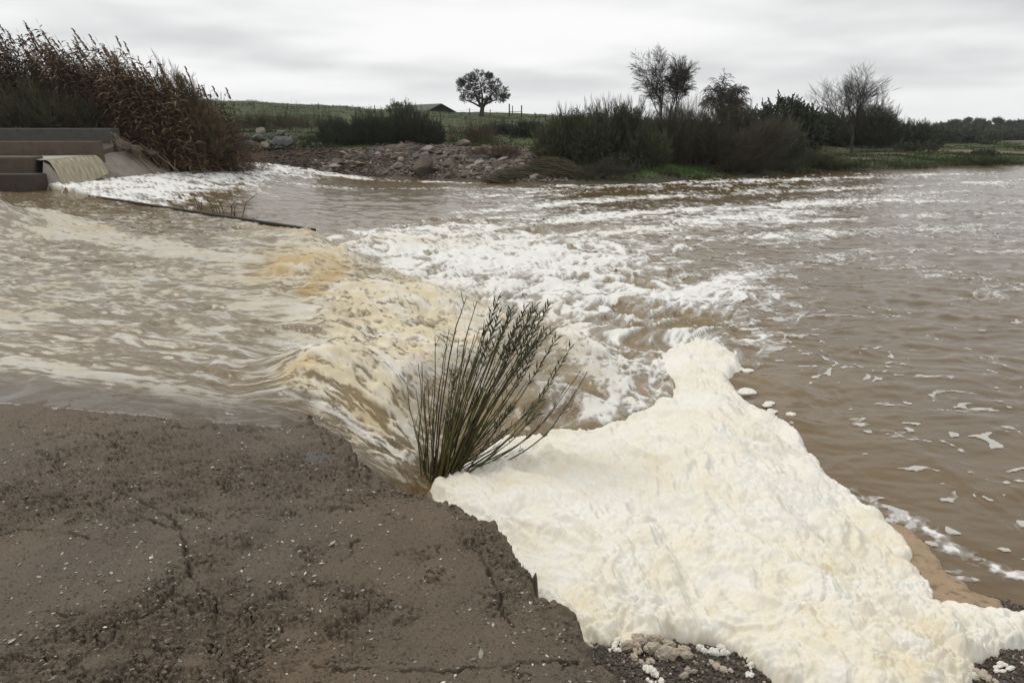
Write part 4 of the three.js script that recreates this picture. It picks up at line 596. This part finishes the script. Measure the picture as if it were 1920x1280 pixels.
{ // olive-like tree on the crest
  const D = 84, p = V(colR(903) * D, atD(903, 223, D).y - 0.1, -D), g = group('olive_tree', p), r = rng(17), T = new Tubes(), u = D / F; tag(g, 'lone round-crowned evergreen tree on the green crest right of the barn', 'tree');
  const at = (x, y, z = 0) => V(x * u, y * u, z * u);
  T.add([at(0, -2), at(0.5, 12), at(2, 22)], [0.36, 0.25, 0.22], 8); T.add([at(2, 20), at(-6, 34, 5), at(-14, 52, 8)], [0.19, 0.13, 0.07], 6); T.add([at(2, 21), at(10, 34, -6), at(22, 48, -9)], [0.19, 0.13, 0.07], 6); T.add([at(1, 20), at(2, 40), at(-2, 66, 4)], [0.16, 0.11, 0.05], 6); T.add([at(3, 24), at(14, 30, 12), at(28, 34, 14)], [0.13, 0.09, 0.05], 5); T.add([at(0, 22), at(-16, 30, -8), at(-28, 34, -12)], [0.13, 0.09, 0.05], 5);
  mesh('trunk', T.geo(), barkMat, g);
  const CL = [[-20, 70, 10], [-6, 76, 11], [-14, 62, 10], [10, 62, 9], [-32, 54, 10], [-18, 50, 11], [0, 50, 10], [26, 62, 10], [36, 50, 10], [20, 48, 9], [-28, 38, 10], [-10, 38, 9], [32, 36, 9], [42, 40, 6], [12, 34, 6], [-36, 64, 6], [14, 74, 5]], M = [[], []], C = [[], []];
  for (let i = 0; i < 1700; i++) { const [a, b, c] = CL[Math.floor(r() * CL.length)], th = r() * 6.28, cz = r() * 2 - 1, s = Math.sqrt(1 - cz * cz), rad = Math.pow(r(), 0.42) * c, k = r() < 0.5 ? 0 : 1; M[k].push(place(at(a + Math.cos(th) * s * rad, b + cz * rad * 0.75, Math.sin(th) * s * rad * 1.1 + (i % 5 - 2) * 4), V(Math.cos(th) * s + (r() - 0.5), 0.3 + cz * 0.5 + (r() - 0.5), Math.sin(th) * s + (r() - 0.5)).normalize(), r() * 6, 0.26 + r() * 0.2)); const m = 0.7 + r() * 0.7; C[k].push(rgb(0.042 * m, 0.046 * m, 0.032 * m)); }
  for (const k of [0, 1]) inst('foliage', SPRIG.lance[k], leafMat, M[k], C[k], g);
}
{ // trees along the horizon at the right
  const T = [[1790, 236, 30], [1812, 229, 28], [1830, 232, 22], [1851, 236, 20], [1868, 229, 22], [1890, 237, 26], [1908, 234, 22], [1930, 236, 30], [1760, 240, 30], [1775, 238, 20], [1845, 240, 24], [1735, 243, 24]];
  const wh = ['third tall rounded distant tree', 'tallest pale distant tree, leftmost of the tall ones on the horizon', 'middle-sized distant tree right of the tallest one', 'low distant tree in a gap of the horizon line', 'spindly distant tree with a broken crown', 'wide low distant tree near the right edge', 'pointed distant tree beside the right frame edge', 'distant tree cut by the right frame edge', 'broad grey distant tree left of the tall ones', 'small round distant tree left of the tall ones', 'low distant tree beneath the spindly one', 'leftmost faint distant tree on the horizon'];
  T.forEach(([px, top0, w], i) => { const top = top0 - 6, D = 230 + (i * 37) % 60, b = atD(px, 256, D), h = atD(px, top, D).y - b.y, g = group('distant_tree', b), r = rng(i + 90), M = [[], []], C = [[], []], wd = w / F * D; tag(g, wh[i] + (i === 0 ? ' from the left on the horizon' : ''), 'tree');
    const TB = new Tubes(); TB.add([V(0, -0.5, 0), V(0.1, h * 0.7, 0)], [0.3, 0.12], 5); mesh('trunk', TB.geo(), barkMat, g);
    const CL = []; for (let k = 0; k < 7; k++) CL.push([(r() - 0.5) * wd * 0.75, h * (0.35 + 0.5 * r()), (r() - 0.5) * wd * 0.5, wd * (0.16 + r() * 0.12)]); CL.push([0, h * 0.86, 0, wd * 0.2]);
    for (let k = 0; k < 420; k++) { const [a, y, z, c] = CL[Math.floor(r() * 8)], th = r() * 6.28, cz = r() * 2 - 1, s = Math.sqrt(1 - cz * cz), rad = c * Math.pow(r(), 0.4), q = k & 1; M[q].push(place(V(a + Math.cos(th) * s * rad, y + cz * rad * 0.8, z + Math.sin(th) * s * rad), V(r() - 0.5, 0.4 + r() * 0.4, r() - 0.5).normalize(), r() * 6, 1.0 + r() * 0.7)); const m = 0.8 + r() * 0.5; C[q].push(rgb(0.05 * m, 0.056 * m, 0.046 * m)); }
    for (const q of [0, 1]) inst('crown', SPRIG.lance[q], leafMat, M[q], C[q], g); });
  const M = [], C = [], r = rng(140); for (let i = 0; i < 15000; i++) { const px = 1000 + r() * 1250, D = 105 + r() * 190, x = colR(px) * D; if (px < 1480 && D < 130) continue; M.push(place(V(x, land(x, -D) + r() * (0.4 + 0.7 * (D / 300)) * (0.6 + 0.9 * Math.max(0, fbm(x * 0.05, D * 0.05, 2) + 0.4)), -D), V(r() - 0.5, 0.8, r() - 0.5).normalize(), r() * 6, 0.34 + D / 420)); const m = 0.75 + r() * 0.5; C.push(rgb(0.045 * m, 0.048 * m, 0.037 * m)); }
  const f = inst('far_woodland', SPRIG.lance[0], leafMat, M, C); f.userData.label = 'low dark far woodland that closes the horizon at the right'; f.userData.category = 'woodland';
}
{ // barn
  const D = 104, c = atD(826, 214, D), g = group('barn', V(c.x, c.y - 1.2, c.z)), u = D / F, hw = 30 * u, eY = 1.2 + 5 * u, rY = 1.2 + 17.5 * u, len = 9; tag(g, 'low dark open-fronted barn with a grey sheet roof behind the crest', 'barn'); g.rotation.y = 0.72;
  const wallM = std([0.05, 0.047, 0.042], 0.9), roofM = std([0.055, 0.06, 0.05], 0.7), inM = std([0.02, 0.02, 0.02], 0.95), t = 0.12;
  const gab = new THREE.Shape([[-hw, 0], [hw, 0], [hw, eY - 0.05], [0, rY - 0.05], [-hw, eY - 0.05]].map(([x, y]) => new THREE.Vector2(x, y)));
  mesh('wall', mergeGeometries([new THREE.BoxGeometry(t, eY, len).translate(-hw + t / 2, eY / 2, -len / 2).toNonIndexed(), new THREE.BoxGeometry(t, eY, len).translate(hw - t / 2, eY / 2, -len / 2).toNonIndexed(), new THREE.ExtrudeGeometry(gab, { depth: t, bevelEnabled: false }).translate(0, 0, -len)]), wallM, g);
  mesh('gable', new THREE.ExtrudeGeometry(gab, { depth: t, bevelEnabled: false }).translate(0, 0, -t - 0.05), inM, g);
  for (const s of [-1, 1]) { const L = Math.hypot(hw + 0.3, (rY - eY) * (hw + 0.3) / hw), a = Math.atan2(rY - eY, hw); const b = new THREE.BoxGeometry(L, 0.08, len + 0.5); b.translate(s * L / 2, 0, 0).rotateZ(-s * a).translate(0, rY + 0.02 + (s > 0 ? 0.004 : 0), -len / 2); mesh('roof', b, roofM, g); }
}
{ // wire fence on the crest, and the two tall posts with a rail
  const postM = std([0.045, 0.038, 0.032], 0.9), P = [[476, 190, 216, 76], [538, 193, 211, 80], [597, 193, 217, 82], [650, 198, 220, 84], [702, 197, 219, 85], [762, 203, 222, 86], [841, 206, 224, 86], [880, 203, 222, 86], [919, 205, 225, 85], [1004, 212, 228, 80], [1023, 214, 232, 76], [1036, 214, 236, 73]];
  const g = group('wire_fence', V(0, 0, 0)); tag(g, 'thin wire fence on wooden posts along the crest of the green hill', 'fence'); const tops = [], lows = [];
  const base = atD(700, 219, 85); g.position.copy(base);
  for (const [px, a, b, D] of P) { const t = atD(px, a, D), q = atD(px + 0.6, b + 3, D); mesh('post', new Tubes().add([q.clone().sub(base), t.clone().sub(base)], [0.055, 0.045], 5).geo(), postM, g); tops.push(t.clone().lerp(q, 0.12).sub(base)); lows.push(t.clone().lerp(q, 0.45).sub(base)); }
  for (const L of [tops, lows]) mesh('wire', new Tubes().add(L, 0.008, 3).geo(), postM, g);
  const f = group('gate_frame', atD(966, 226, 84)); tag(f, 'two tall dark posts joined by a rail, right of the lone crest tree', 'gate frame');
  const tall = (x, y1, y0, R) => mesh('post', new Tubes().add([atD(x, y0 + 2, 84).sub(f.position), atD(x, y1, 84).sub(f.position)], [R, R * 0.85], 6).geo(), postM, f);
  tall(955, 194.5, 226, 0.09); tall(978, 197.5, 225, 0.085); mesh('rail', new Tubes().add([atD(955, 209.5, 84).sub(f.position), atD(978, 209, 84).sub(f.position)], 0.03, 5).geo(), postM, f);
  const s = mesh('fence_stake', new Tubes().add([atD(961, 220, 88), atD(961, 198, 88)], 0.05, 5).geo(), postM); tag(s, 'thin lone stake standing between the two tall posts of the frame', 'stake');
}
{ // mound of flood debris: flattened stalks combed to the right
  const c = atD(1010, 334, 31.5), r = rng(33), M = [], g = group('debris_mound', c), TT = [new Tubes(), new Tubes()]; tag(g, 'olive-brown mound of flattened stalks washed up at the waterline', 'flood debris');
  const w = 200 / F * 31.5, hgt = (x) => Math.max(0, 0.85 * Math.exp(-(((x - 0.25) / 1.5) ** 4)) * (0.8 + 0.2 * Math.sin(x * 3)));
  const core = new THREE.SphereGeometry(1, 28, 14, 0, 6.2832, 0, 1.57), cp = core.attributes.position; for (let i = 0; i < cp.count; i++) { const n = 1 + 0.18 * imp.noise(cp.getX(i) * 3, cp.getY(i) * 3, cp.getZ(i) * 3); cp.setXYZ(i, cp.getX(i) * w * 0.46 * n, cp.getY(i) * 0.66 * n - 0.1, cp.getZ(i) * 1.0 * n); } core.computeVertexNormals(); mesh('soil', core, std([0.04, 0.03, 0.02], 1), g);
  for (let i = 0; i < 900; i++) { const x = (r() - 0.5) * w * 0.95, z = (r() - 0.4) * 1.9, y = hgt(x) * Math.sqrt(Math.max(0.03, 1 - (z / 1.2) ** 2)) * (0.75 + 0.3 * r()), l = 0.5 + r() * 0.8, a = 0.5 + (r() - 0.5) * 0.9; const p = V(x - l * 0.4, y, z), q = V(x + l * 0.35, y - 0.05 + l * 0.05 * (r() - 0.3), z + 0.25 * a), e = V(x + l * 0.8, Math.max(-0.1, y - l * (0.1 + 0.45 * r())), z + 0.5 * a); TT[r() < 0.65 ? 0 : 1].add([p, q, e], [0.011, 0.013, 0.006], 3); }
  const a = mesh('stalk', TT[0].geo(), std([0.06, 0.054, 0.026], 0.9), g), b = mesh('dry_stalk', TT[1].geo(), std([0.11, 0.088, 0.052], 0.9), g); a.userData.kind = b.userData.kind = 'stuff';
}
// twigs standing in the white channel behind the kerb
[[330, 362, 26.5, 34, 14, 20, 'row of short dark twigs standing in the white channel below the concrete wing'], [375, 388, 18.6, 10, 26, 3, 'single thin bare twig poking up behind the kerb'], [432, 400, 17.2, 60, 40, 9, 'bent bare branch with side twigs caught behind the kerb']].forEach(([px, py, D, w, h, n, l], i) => {
  const c = atD(px, py, D), r = rng(i + 70), T = new Tubes(), u = D / F; for (let k = 0; k < n; k++) { const x = (r() - 0.5) * w * u, hh = h * u * (0.4 + r() * 0.6), le = i === 0 ? -0.3 : 1.9 * (r() - 0.35); T.add([V(x, -0.15, 0), V(x + le * hh * 0.4, hh * 0.55, 0.1), V(x + le * hh * 1.1, hh, 0.15)], [0.01, 0.009, 0.006], 3); } const m = mesh('twig_cluster', T.geo(), std([0.025, 0.02, 0.016], 0.9)); m.position.copy(c); tag(m, l, 'twigs'); });

// ───────────────────────── loose grit on the asphalt, pebbles on the gravel shore
{
  const r = rng(201), G = [rockGeo(41, 0, 0.5, 0.55), rockGeo(44, 0, 0.5, 0.7)], M = [[], []], C = [[], []], W1 = [], WC = [], o = [0, 0, 0, 0];
  for (let t = 0; t < 90000 && M[0].length + M[1].length < 34000; t++) {
    const D = 1.1 + Math.pow(r(), 1.3) * 3.0, x = (-1.0 + r() * 1.3) * D, z = -D, sd = fordSD(x, z); if (sd < 0.03 || D > wline(x / D) + 0.02) continue;
    const c = crumb(x, z), e = sstep(0.22, 0.02, sd); if (r() > 0.3 + 0.9 * c + 0.8 * e) continue;
    if (roadAt(x, z, o) === false) continue; const big = r() < 0.02 + 0.09 * c + 0.16 * e, s = big ? 0.005 + r() * 0.006 * (0.5 + c + e) : 0.002 + r() * 0.003, k = r() < 0.5 ? 0 : 1, m = 0.6 + r() * 0.8;
    M[k].push(place(V(x, o[0] + s * 0.08, z), V((r() - 0.5) * 0.8, 1, (r() - 0.5) * 0.8).normalize(), r() * 6, V(s * (0.8 + r() * 0.7), s, s * (0.8 + r() * 0.5)))); C[k].push(rgb(0.112 * m, 0.087 * m, 0.06 * m));
  }
  for (const k of [0, 1]) { const g = inst('grit', G[k], std([1, 1, 1], 0.85), M[k], C[k]); g.userData.label = k ? 'coarser dark grit scattered on the broken asphalt' : 'fine dark grit scattered on the broken asphalt'; g.userData.category = 'grit'; }
  for (let t = 0; t < 40000 && W1.length < 2700; t++) { const D = 1.15 + Math.pow(r(), 1.2) * 2.9, x = (-1.0 + r() * 1.3) * D, z = -D; if (fordSD(x, z) < 0.05 || D > wline(x / D)) continue; if (fbm(x * 1.5, z * 1.5 + 70, 3) < -0.15 + 0.4 * (r() - 0.6)) continue; if (roadAt(x, z, o) === false) continue; const q = r(), s = q > 0.97 ? 0.008 + r() * 0.006 : 0.0026 + q * q * 0.006; W1.push(place(V(x, o[0] + s * 0.25, z), V((r() - 0.5) * 0.6, 1, (r() - 0.5) * 0.6).normalize(), r() * 6, V(s * (1 + r()), s * 0.6, s))); const g = 0.16 + r() * r() * 0.6; WC.push(rgb(g, g * 0.93, g * 0.78)); }
  const w = inst('pale_chip', rockGeo(47, 0, 0.5, 0.7), std([1, 1, 1], 0.6), W1, WC); w.userData.label = 'pale stone and shell chips embedded in the asphalt'; w.userData.category = 'grit';
  const PM = [[], []], PC = [[], []];
  for (let t = 0; t < 120000 && PM[0].length + PM[1].length < 26000; t++) {
    const D = 1.15 + r() * 2.0, x = (-0.05 + r() * 1.05) * D, z = -D; if (fordSD(x, z) > 0.03 || bankSD(x, z) > 0.12) continue; const q = r(), s = 0.0026 + 0.005 * q * q * q * q + 0.0018 * r(), k = r() < 0.5 ? 0 : 1;
    PM[k].push(place(V(x, GRAVEL_TOP(x, z) + s * (0.2 + r() * 0.7), z), V(r() - 0.5, 1, r() - 0.5).normalize(), r() * 6, V(s * (0.9 + r() * 0.6), s * (0.7 + r() * 0.4), s))); const h = r(), g = h > 0.95 && q < 0.85 ? 0.4 + r() * 0.3 : h > 0.78 ? 0.12 + r() * 0.12 : 0.025 + r() * 0.06; PC[k].push(rgb(g, g * 0.8, g * 0.6)); }
  for (const k of [0, 1]) { const g = inst('shore_gravel', rockGeo(51 + k, 1, 0.35, 0.75), std([1, 1, 1], 0.55), PM[k], PC[k]); g.userData.label = k ? 'wet dark gravel at the foot of the foam, rounder stones' : 'wet dark gravel at the foot of the foam, flatter stones'; g.userData.category = 'gravel'; }
}
{ // clods on the eroded mud bank
  const r = rng(303), M = [], C = []; for (let t = 0; t < 9000 && M.length < 3800; t++) { const px = 330 + r() * 400, D = shoreD(colR(px)) - 0.3 + r() * 5.6, x = colR(px) * D, z = -D; if (landKind(x, z)[0] < 0.4) continue; const s = 0.04 + 0.2 * r() * r() * r(); M.push(place(V(x, land(x, z) + s * 0.1, z), V(r() - 0.5, 1.2, r() - 0.5).normalize(), r() * 6, V(s * (0.8 + r()), s * (0.5 + 0.5 * r()), s))); const m = 0.7 + r() * 0.8, q = r(); C.push(rgb(lerp(0.036, 0.07, q * q) * m, lerp(0.025, 0.042, q * q) * m, 0.018 * m)); }
  const g = inst('mud_clod', rockGeo(61, 1, 0.5, 0.7), std([1, 1, 1], 0.9), M, C); g.userData.label = 'crumbled dark brown earth on the eroded bank'; g.userData.category = 'earth';
}
// torn-off tufts of foam
{
  const foamLump = (seed, n, w, h, d) => { const r = rng(seed), G = []; for (let i = 0; i < n; i++) { const g = new THREE.IcosahedronGeometry(1, 4), p = g.attributes.position, R = n > 10 ? 0.1 + 0.22 * r() : (0.35 + 0.65 * r()) * 0.5, th = i / n * 5 + seed, o = n > 10 ? V(Math.cos(th) * w * (0.22 + 0.3 * r()), R * 0.3, Math.sin(th * 1.3) * d * (0.2 + 0.3 * r())) : V((r() - 0.5) * (w - R), R * 0.22, (r() - 0.5) * (d - R)), f = 0.45 + r() * 0.2; for (let k = 0; k < p.count; k++) { const a = p.getX(k), b = p.getY(k), c = p.getZ(k), m = 1 + 0.26 * imp.noise(a * 2.2 + seed + i, b * 2.2, c * 2.2) + 0.14 * imp.noise(a * 6 + i, b * 6 + seed, c * 6); p.setXYZ(k, o.x + a * R * m * w * 0.55, (o.y + b * R * m * f) * h, o.z + c * R * m * d * 0.55); } G.push(g); } const g = mergeGeometries(G); g.deleteAttribute('normal'); g.deleteAttribute('uv'); g.computeVertexNormals(); return g; };
  const white = std([0.74, 0.71, 0.64], 0.95), tan = std([0.42, 0.36, 0.28], 0.95);
  const L = [[1225, 1188, 100, 0.8, tan, 'large tan arched foam scrap on the gravel below the foam bank'], [1205, 1215, 50, 0.7, tan, 'ragged tan foam scrap hanging down from the large arched one'], [1160, 1186, 40, 0.5, white, 'small grey-white foam scrap nearest the asphalt corner'], [1268, 1198, 34, 0.5, tan, 'curled foam scrap right of the large arched one'], [1225, 1262, 46, 0.7, white, 'white foam scrap on the gravel at the bottom frame edge'], [1292, 1252, 30, 1.1, tan, 'upright tan foam scrap on the gravel near the bottom frame edge'], [1352, 1228, 40, 0.6, tan, 'thin foam scrap in the middle of the gravel'], [1410, 1232, 32, 0.6, white, 'pale foam scrap by the foam edge, right on the gravel'], [1340, 1190, 40, 0.8, white, 'white foam scrap tucked under the foam edge'], [1860, 1232, 40, 0.5, tan, 'foam scrap on the dark gravel in the lower right corner'], [1890, 1205, 30, 0.5, white, 'small white foam scrap at the right frame edge on gravel']];
  L.forEach(([px, py, w, hh, m, l], i) => { const [x, z] = onY(px, py, -0.17), u = w / F * Math.hypot(x, z, 1.75), g = foamLump(300 + i, 14, u * 1.1, u * hh * 1.1, u * 0.7); const q = mesh('foam_scrap', g, m); q.position.set(x, GRAVEL_TOP(x, z) + 0.006, z); q.rotation.y = i * 1.9; tag(q, l, 'foam'); });
  [[1402, 738, 72, 0.4, 'detached rounded foam lump just right of the neck of the foam bank'], [1448, 774, 40, 0.5, 'small foam knob on the water at the upper right rim of the foam bank'], [1380, 694, 46, 0.4, 'pointed foam lump at the right of the foam neck']].forEach(([px, py, w, hh, l], i) => { const [x, z] = onY(px, py, POOL), u = w / F * Math.hypot(x, z, 2), q = mesh('foam_lump', foamLump(330 + i, 9, u, u * hh * 0.6, u * 0.8), white); q.position.set(x, POOL + 0.01, z); q.rotation.y = 0.4; tag(q, l, 'foam'); });
  // brown scum at the right rim of the foam bank
  const sc = [[1650, 975], [1700, 990], [1745, 1030], [1775, 1075], [1812, 1095], [1820, 1110], [1880, 1128], [1880, 1150], [1740, 1150], [1690, 1060]].map(([a, b]) => onY(a, b, -0.43)), ssd = polySD(sc);
  const sg = fan({ r0: 0.3, r1: 0.8, nr: 260, D0: 2.4, D1: 3.9, nd: 220, pw: 0.9, at: (x, z, o) => { const d = ssd(x, z) + 0.02 * fbm(x * 16, z * 16, 3); if (d < 0) return false; const n = 0.5 + 0.5 * fbm(x * 14, z * 14, 4), m = sstep(0.1, 0.4, fbm(x * 22 + 4, z * 22, 3)); o[0] = POOL + 0.02 + 0.012 * Math.sqrt(clamp(d / 0.03)) + 0.006 * n; const c = mix3(mix3([0.24, 0.165, 0.095], [0.4, 0.29, 0.18], n), [0.12, 0.09, 0.05], m * 0.7); o[1] = c[0]; o[2] = c[1]; o[3] = c[2]; } });
  tag(mesh('scum', sg, vcol(0.7)), 'orange-brown scum strip along the right rim of the foam bank', 'scum');
}
// puddle in the asphalt by the waterfall notch
{ const g = new THREE.CircleGeometry(1, 40), p = g.attributes.position; for (let i = 0; i < p.count; i++) { const a = p.getX(i), b = p.getY(i), n = 1 + 0.2 * noise(a * 1.6 + 5, b * 1.6); p.setXYZ(i, a * 0.105 * n, 0, b * 0.1 * n); } g.setIndex(g.index); g.computeVertexNormals(); const m = mesh('puddle', g, std([0.05, 0.042, 0.034], 0.1)); m.position.set(PUD[0], road0(...PUD) - 0.004, PUD[1]); tag(m, 'small still puddle in the asphalt beside the broken notch', 'puddle'); }

// ───────────────────────── the young bush standing in the foam
{
  const D0 = 4.0, foot = atD(815, 862, D0), g = group('flooded_shrub', foot); tag(g, 'upright leggy shrub with bare green stems standing in foam at the ford edge', 'shrub');
  const r = rng(77), stemM = [std([0.07, 0.066, 0.014], 0.65), std([0.05, 0.046, 0.013], 0.7), std([0.042, 0.028, 0.016], 0.75), std([0.085, 0.082, 0.018], 0.65)], leafM = std([0.035, 0.046, 0.018], 0.55);
  const tip = (X, Y) => [700 + X / 3.367, 520 + Y / 3.367];
  // tips read off the photograph: [x, y, leafy 0..2, bow]
  const T = [[212, 685, 0, 0], [250, 935, 0, 0], [268, 700, 0, 0], [283, 545, 0, 0.02], [306, 540, 0, 0.03], [345, 640, 0, 0], [322, 680, 0, 0], [380, 642, 0, 0], [388, 370, 0, 0], [478, 330, 0, -0.05], [466, 400, 0, 0], [500, 540, 0, 0], [540, 385, 0, 0.03], [594, 395, 0, -0.03], [588, 125, 0, -0.14], [655, 150, 0, -0.12], [578, 520, 0, 0], [640, 360, 0, 0], [668, 330, 0, 0], [714, 300, 1, 0], [730, 285, 1, 0], [785, 140, 2, 0], [800, 215, 2, 0], [780, 290, 1, 0], [865, 200, 2, 0], [852, 250, 1, 0], [890, 215, 1, 0], [968, 180, 2, 0], [940, 240, 2, 0], [1020, 185, 2, 0], [1000, 230, 2, 0], [1105, 180, 2, 0], [1040, 235, 2, 0], [1010, 310, 1, 0], [960, 330, 1, 0], [900, 330, 2, 0], [930, 370, 1, 0], [1080, 335, 2, 0], [1050, 385, 2, 0], [1020, 420, 2, 0], [985, 450, 2, 0], [1125, 335, 1, 0], [1150, 395, 2, 0.05], [1245, 440, 2, 0.16], [1190, 500, 0, 0.16], [1350, 600, 0, 0.2], [1310, 590, 0, 0.18], [1235, 665, 0, 0.18], [1105, 670, 0, 0.14], [1085, 785, 0, 0.1], [1028, 795, 1, 0.08], [1030, 875, 1, 0.06], [1010, 490, 1, 0], [950, 590, 1, 0.05], [1000, 545, 0, 0.05], [880, 545, 0, 0], [845, 540, 0, 0], [735, 455, 1, 0], [700, 420, 0, 0], [760, 340, 1, 0], [820, 330, 1, 0], [905, 770, 0, 0.04], [870, 830, 2, 0.03], [830, 970, 1, 0.03], [770, 1025, 0, 0.02], [850, 900, 0, 0.03], [975, 655, 0, 0.06], [930, 600, 0, 0.04], [600, 580, 0, 0], [530, 620, 0, 0], [410, 770, 0, 0], [640, 500, 0, 0], [820, 460, 0, 0], [880, 420, 1, 0], [770, 400, 0, 0]];
  for (let i = 0; i < 12; i++) { const a = r(), lo = lerp(-75, 40, a) * Math.PI / 180; T.push([330 + 40 + Math.sin(lo + 0.9) * (300 + r() * 380), 1150 - Math.cos(lo + 0.9) * (330 + r() * 420) + 40 * r(), r() < 0.2 ? 1 : 0, (r() - 0.3) * 0.08]); }
  const cols = 4;
  T.forEach(([X, Y, leafy, bow], i) => {
    const [px, py] = tip(X, Y), f = clamp((X - 210) / 1100), D = D0 + (r() - 0.5) * 0.34 + 0.05, e = atD(px, py, D).sub(foot), bx = 0.02 + (f - 0.32) * 0.22 + (r() - 0.5) * 0.09, b = V(bx - 0.02, -0.12, (r() - 0.5) * 0.16), len = b.distanceTo(e), R = 0.0032 + len * 0.0024;
    const m1 = b.clone().lerp(e, 0.33), m2 = b.clone().lerp(e, 0.68); m1.y += len * (0.03 + bow * 0.25 - bow); m2.y += len * (0.02 - bow * 0.9); m1.x += (r() - 0.5) * 0.03; m2.x += (r() - 0.5) * 0.03; m1.z += (r() - 0.5) * 0.03;
    const cv = new THREE.CatmullRomCurve3([b, m1, m2, e]), pts = cv.getPoints(14), rad = pts.map((_, k) => R * (1 - 0.62 * k / 14) * (1 + 0.12 * Math.sin(k * 7 + i)));
    for (const p of pts.slice(1, -1)) { p.x += (r() - 0.5) * 0.005; p.y += (r() - 0.5) * 0.004; }
    const TB = new Tubes().add(pts, rad, 6);
    // short side shoots and buds
    const ns = 1 + Math.floor(r() * 4); for (let k = 0; k < ns; k++) { const q = pts[7 + Math.floor(r() * 7)], l = 0.015 + r() * r() * 0.1, d = V((r() - 0.35) * 1.1, 0.9, (r() - 0.5)).normalize(); TB.add([q, q.clone().addScaledVector(d, l * 0.6), q.clone().addScaledVector(d, l).add(V(0, l * 0.2, 0))], [R * 0.42, R * 0.36, R * 0.25], 4); }
    const s = mesh('stem', TB.geo(), stemM[i % cols], g);
    if (leafy) { const L = new Leaves(), n = leafy === 2 ? 24 : 12, span = leafy === 2 ? 0.30 : 0.2; for (let k = 0; k < n; k++) { const t = 1 - span * Math.pow(k / n, 1.2), q = cv.getPoint(t), d = cv.getTangent(t), a = k * 2.4 + r(); const side = V(Math.cos(a), 0.1, Math.sin(a)); L.add(q, d.clone().multiplyScalar(1.15).add(side.multiplyScalar(0.55 + 0.35 * r())), 0.042 + r() * 0.036, 0.0105, 0.25 * r(), r()); } mesh('leaf_tuft', L.geo(), leafM, s).userData.kind = 'stuff'; }
  });
}

// drops thrown up by the breaking water
{
  const r = rng(404), M = [], spots = [[540, 690, 30, 40], [560, 655, 40, 20], [620, 640, 60, 20], [625, 560, 30, 30], [600, 480, 30, 20], [610, 430, 30, 14], [680, 425, 80, 12], [720, 520, 80, 20], [860, 525, 90, 16], [1000, 545, 80, 20], [640, 800, 50, 20], [1160, 500, 60, 14], [1290, 545, 40, 14], [1070, 700, 60, 30]];
  for (let i = 0; i < 1500; i++) { const [a, b, rx, ry] = spots[Math.floor(r() * spots.length)], [x, z] = onY(a + (r() + r() - 1) * rx * 1.4, b + (r() + r() - 1) * ry * 1.4, -0.15); if (fordSD(x, z) > 0.3 && -z < wline(x / -z) + 0.3) continue; waterState(x, z, S); const s = 0.0015 + 0.0035 * Math.pow(r(), 3), h = 0.01 + 0.16 * Math.pow(r(), 2.2); M.push(place(V(x, S.y + h, z), V(0.5 + r(), r(), r() - 0.5).normalize(), 0, V(s, s * (1.2 + r() * 1.6), s))); }
  const g = inst('spray', new THREE.IcosahedronGeometry(1, 1), std([0.72, 0.68, 0.58], 0.3), M, null); g.userData.label = 'drops of spray above the breaking water'; g.userData.category = 'spray';
}

// ragged growth hanging over the far waterline
{
  const L = ['dark drooping waterside weeds below the green thicket bush', 'dark drooping waterside weeds left of the bright grass patch', 'brown waterside weeds right of the bright grass patch', 'low waterside weeds at the foot of the leaning bare bush', 'low waterside weeds below the broad evergreen bush', 'thin waterside weeds in front of the big bare tree', 'thin green waterside weeds right of the big bare tree', 'thin green waterside weeds near the right frame edge'];
  [1140, 1215, 1310, 1400, 1480, 1590, 1720, 1860].forEach((px, i) => { if (i === 1 || i === 2) return; const D = shoreD(colR(px)) + 0.45; bush('waterside_shrub', L[i], 'shrub', { px, w: i > 4 ? 110 : 84, top: onRow(px, D, i > 4 ? 0.35 : 0.6), D, style: i % 2 ? 'fine' : 'twig', n: 620, size: 0.24, col: i > 4 ? [0.036, 0.045, 0.018] : [0.03, 0.026, 0.016], lumps: 6, seed: 60 + i, stems: 10, depth: 0.2 }); });
}
function onRow(px, D, up) { const y = land(colR(px) * D, -D) + up; let a = 100, b = 400; for (let i = 0; i < 30; i++) { const m = (a + b) / 2; if (atD(px, m, D).y > y) a = m; else b = m; } return a; }
renderer.render(scene, camera);
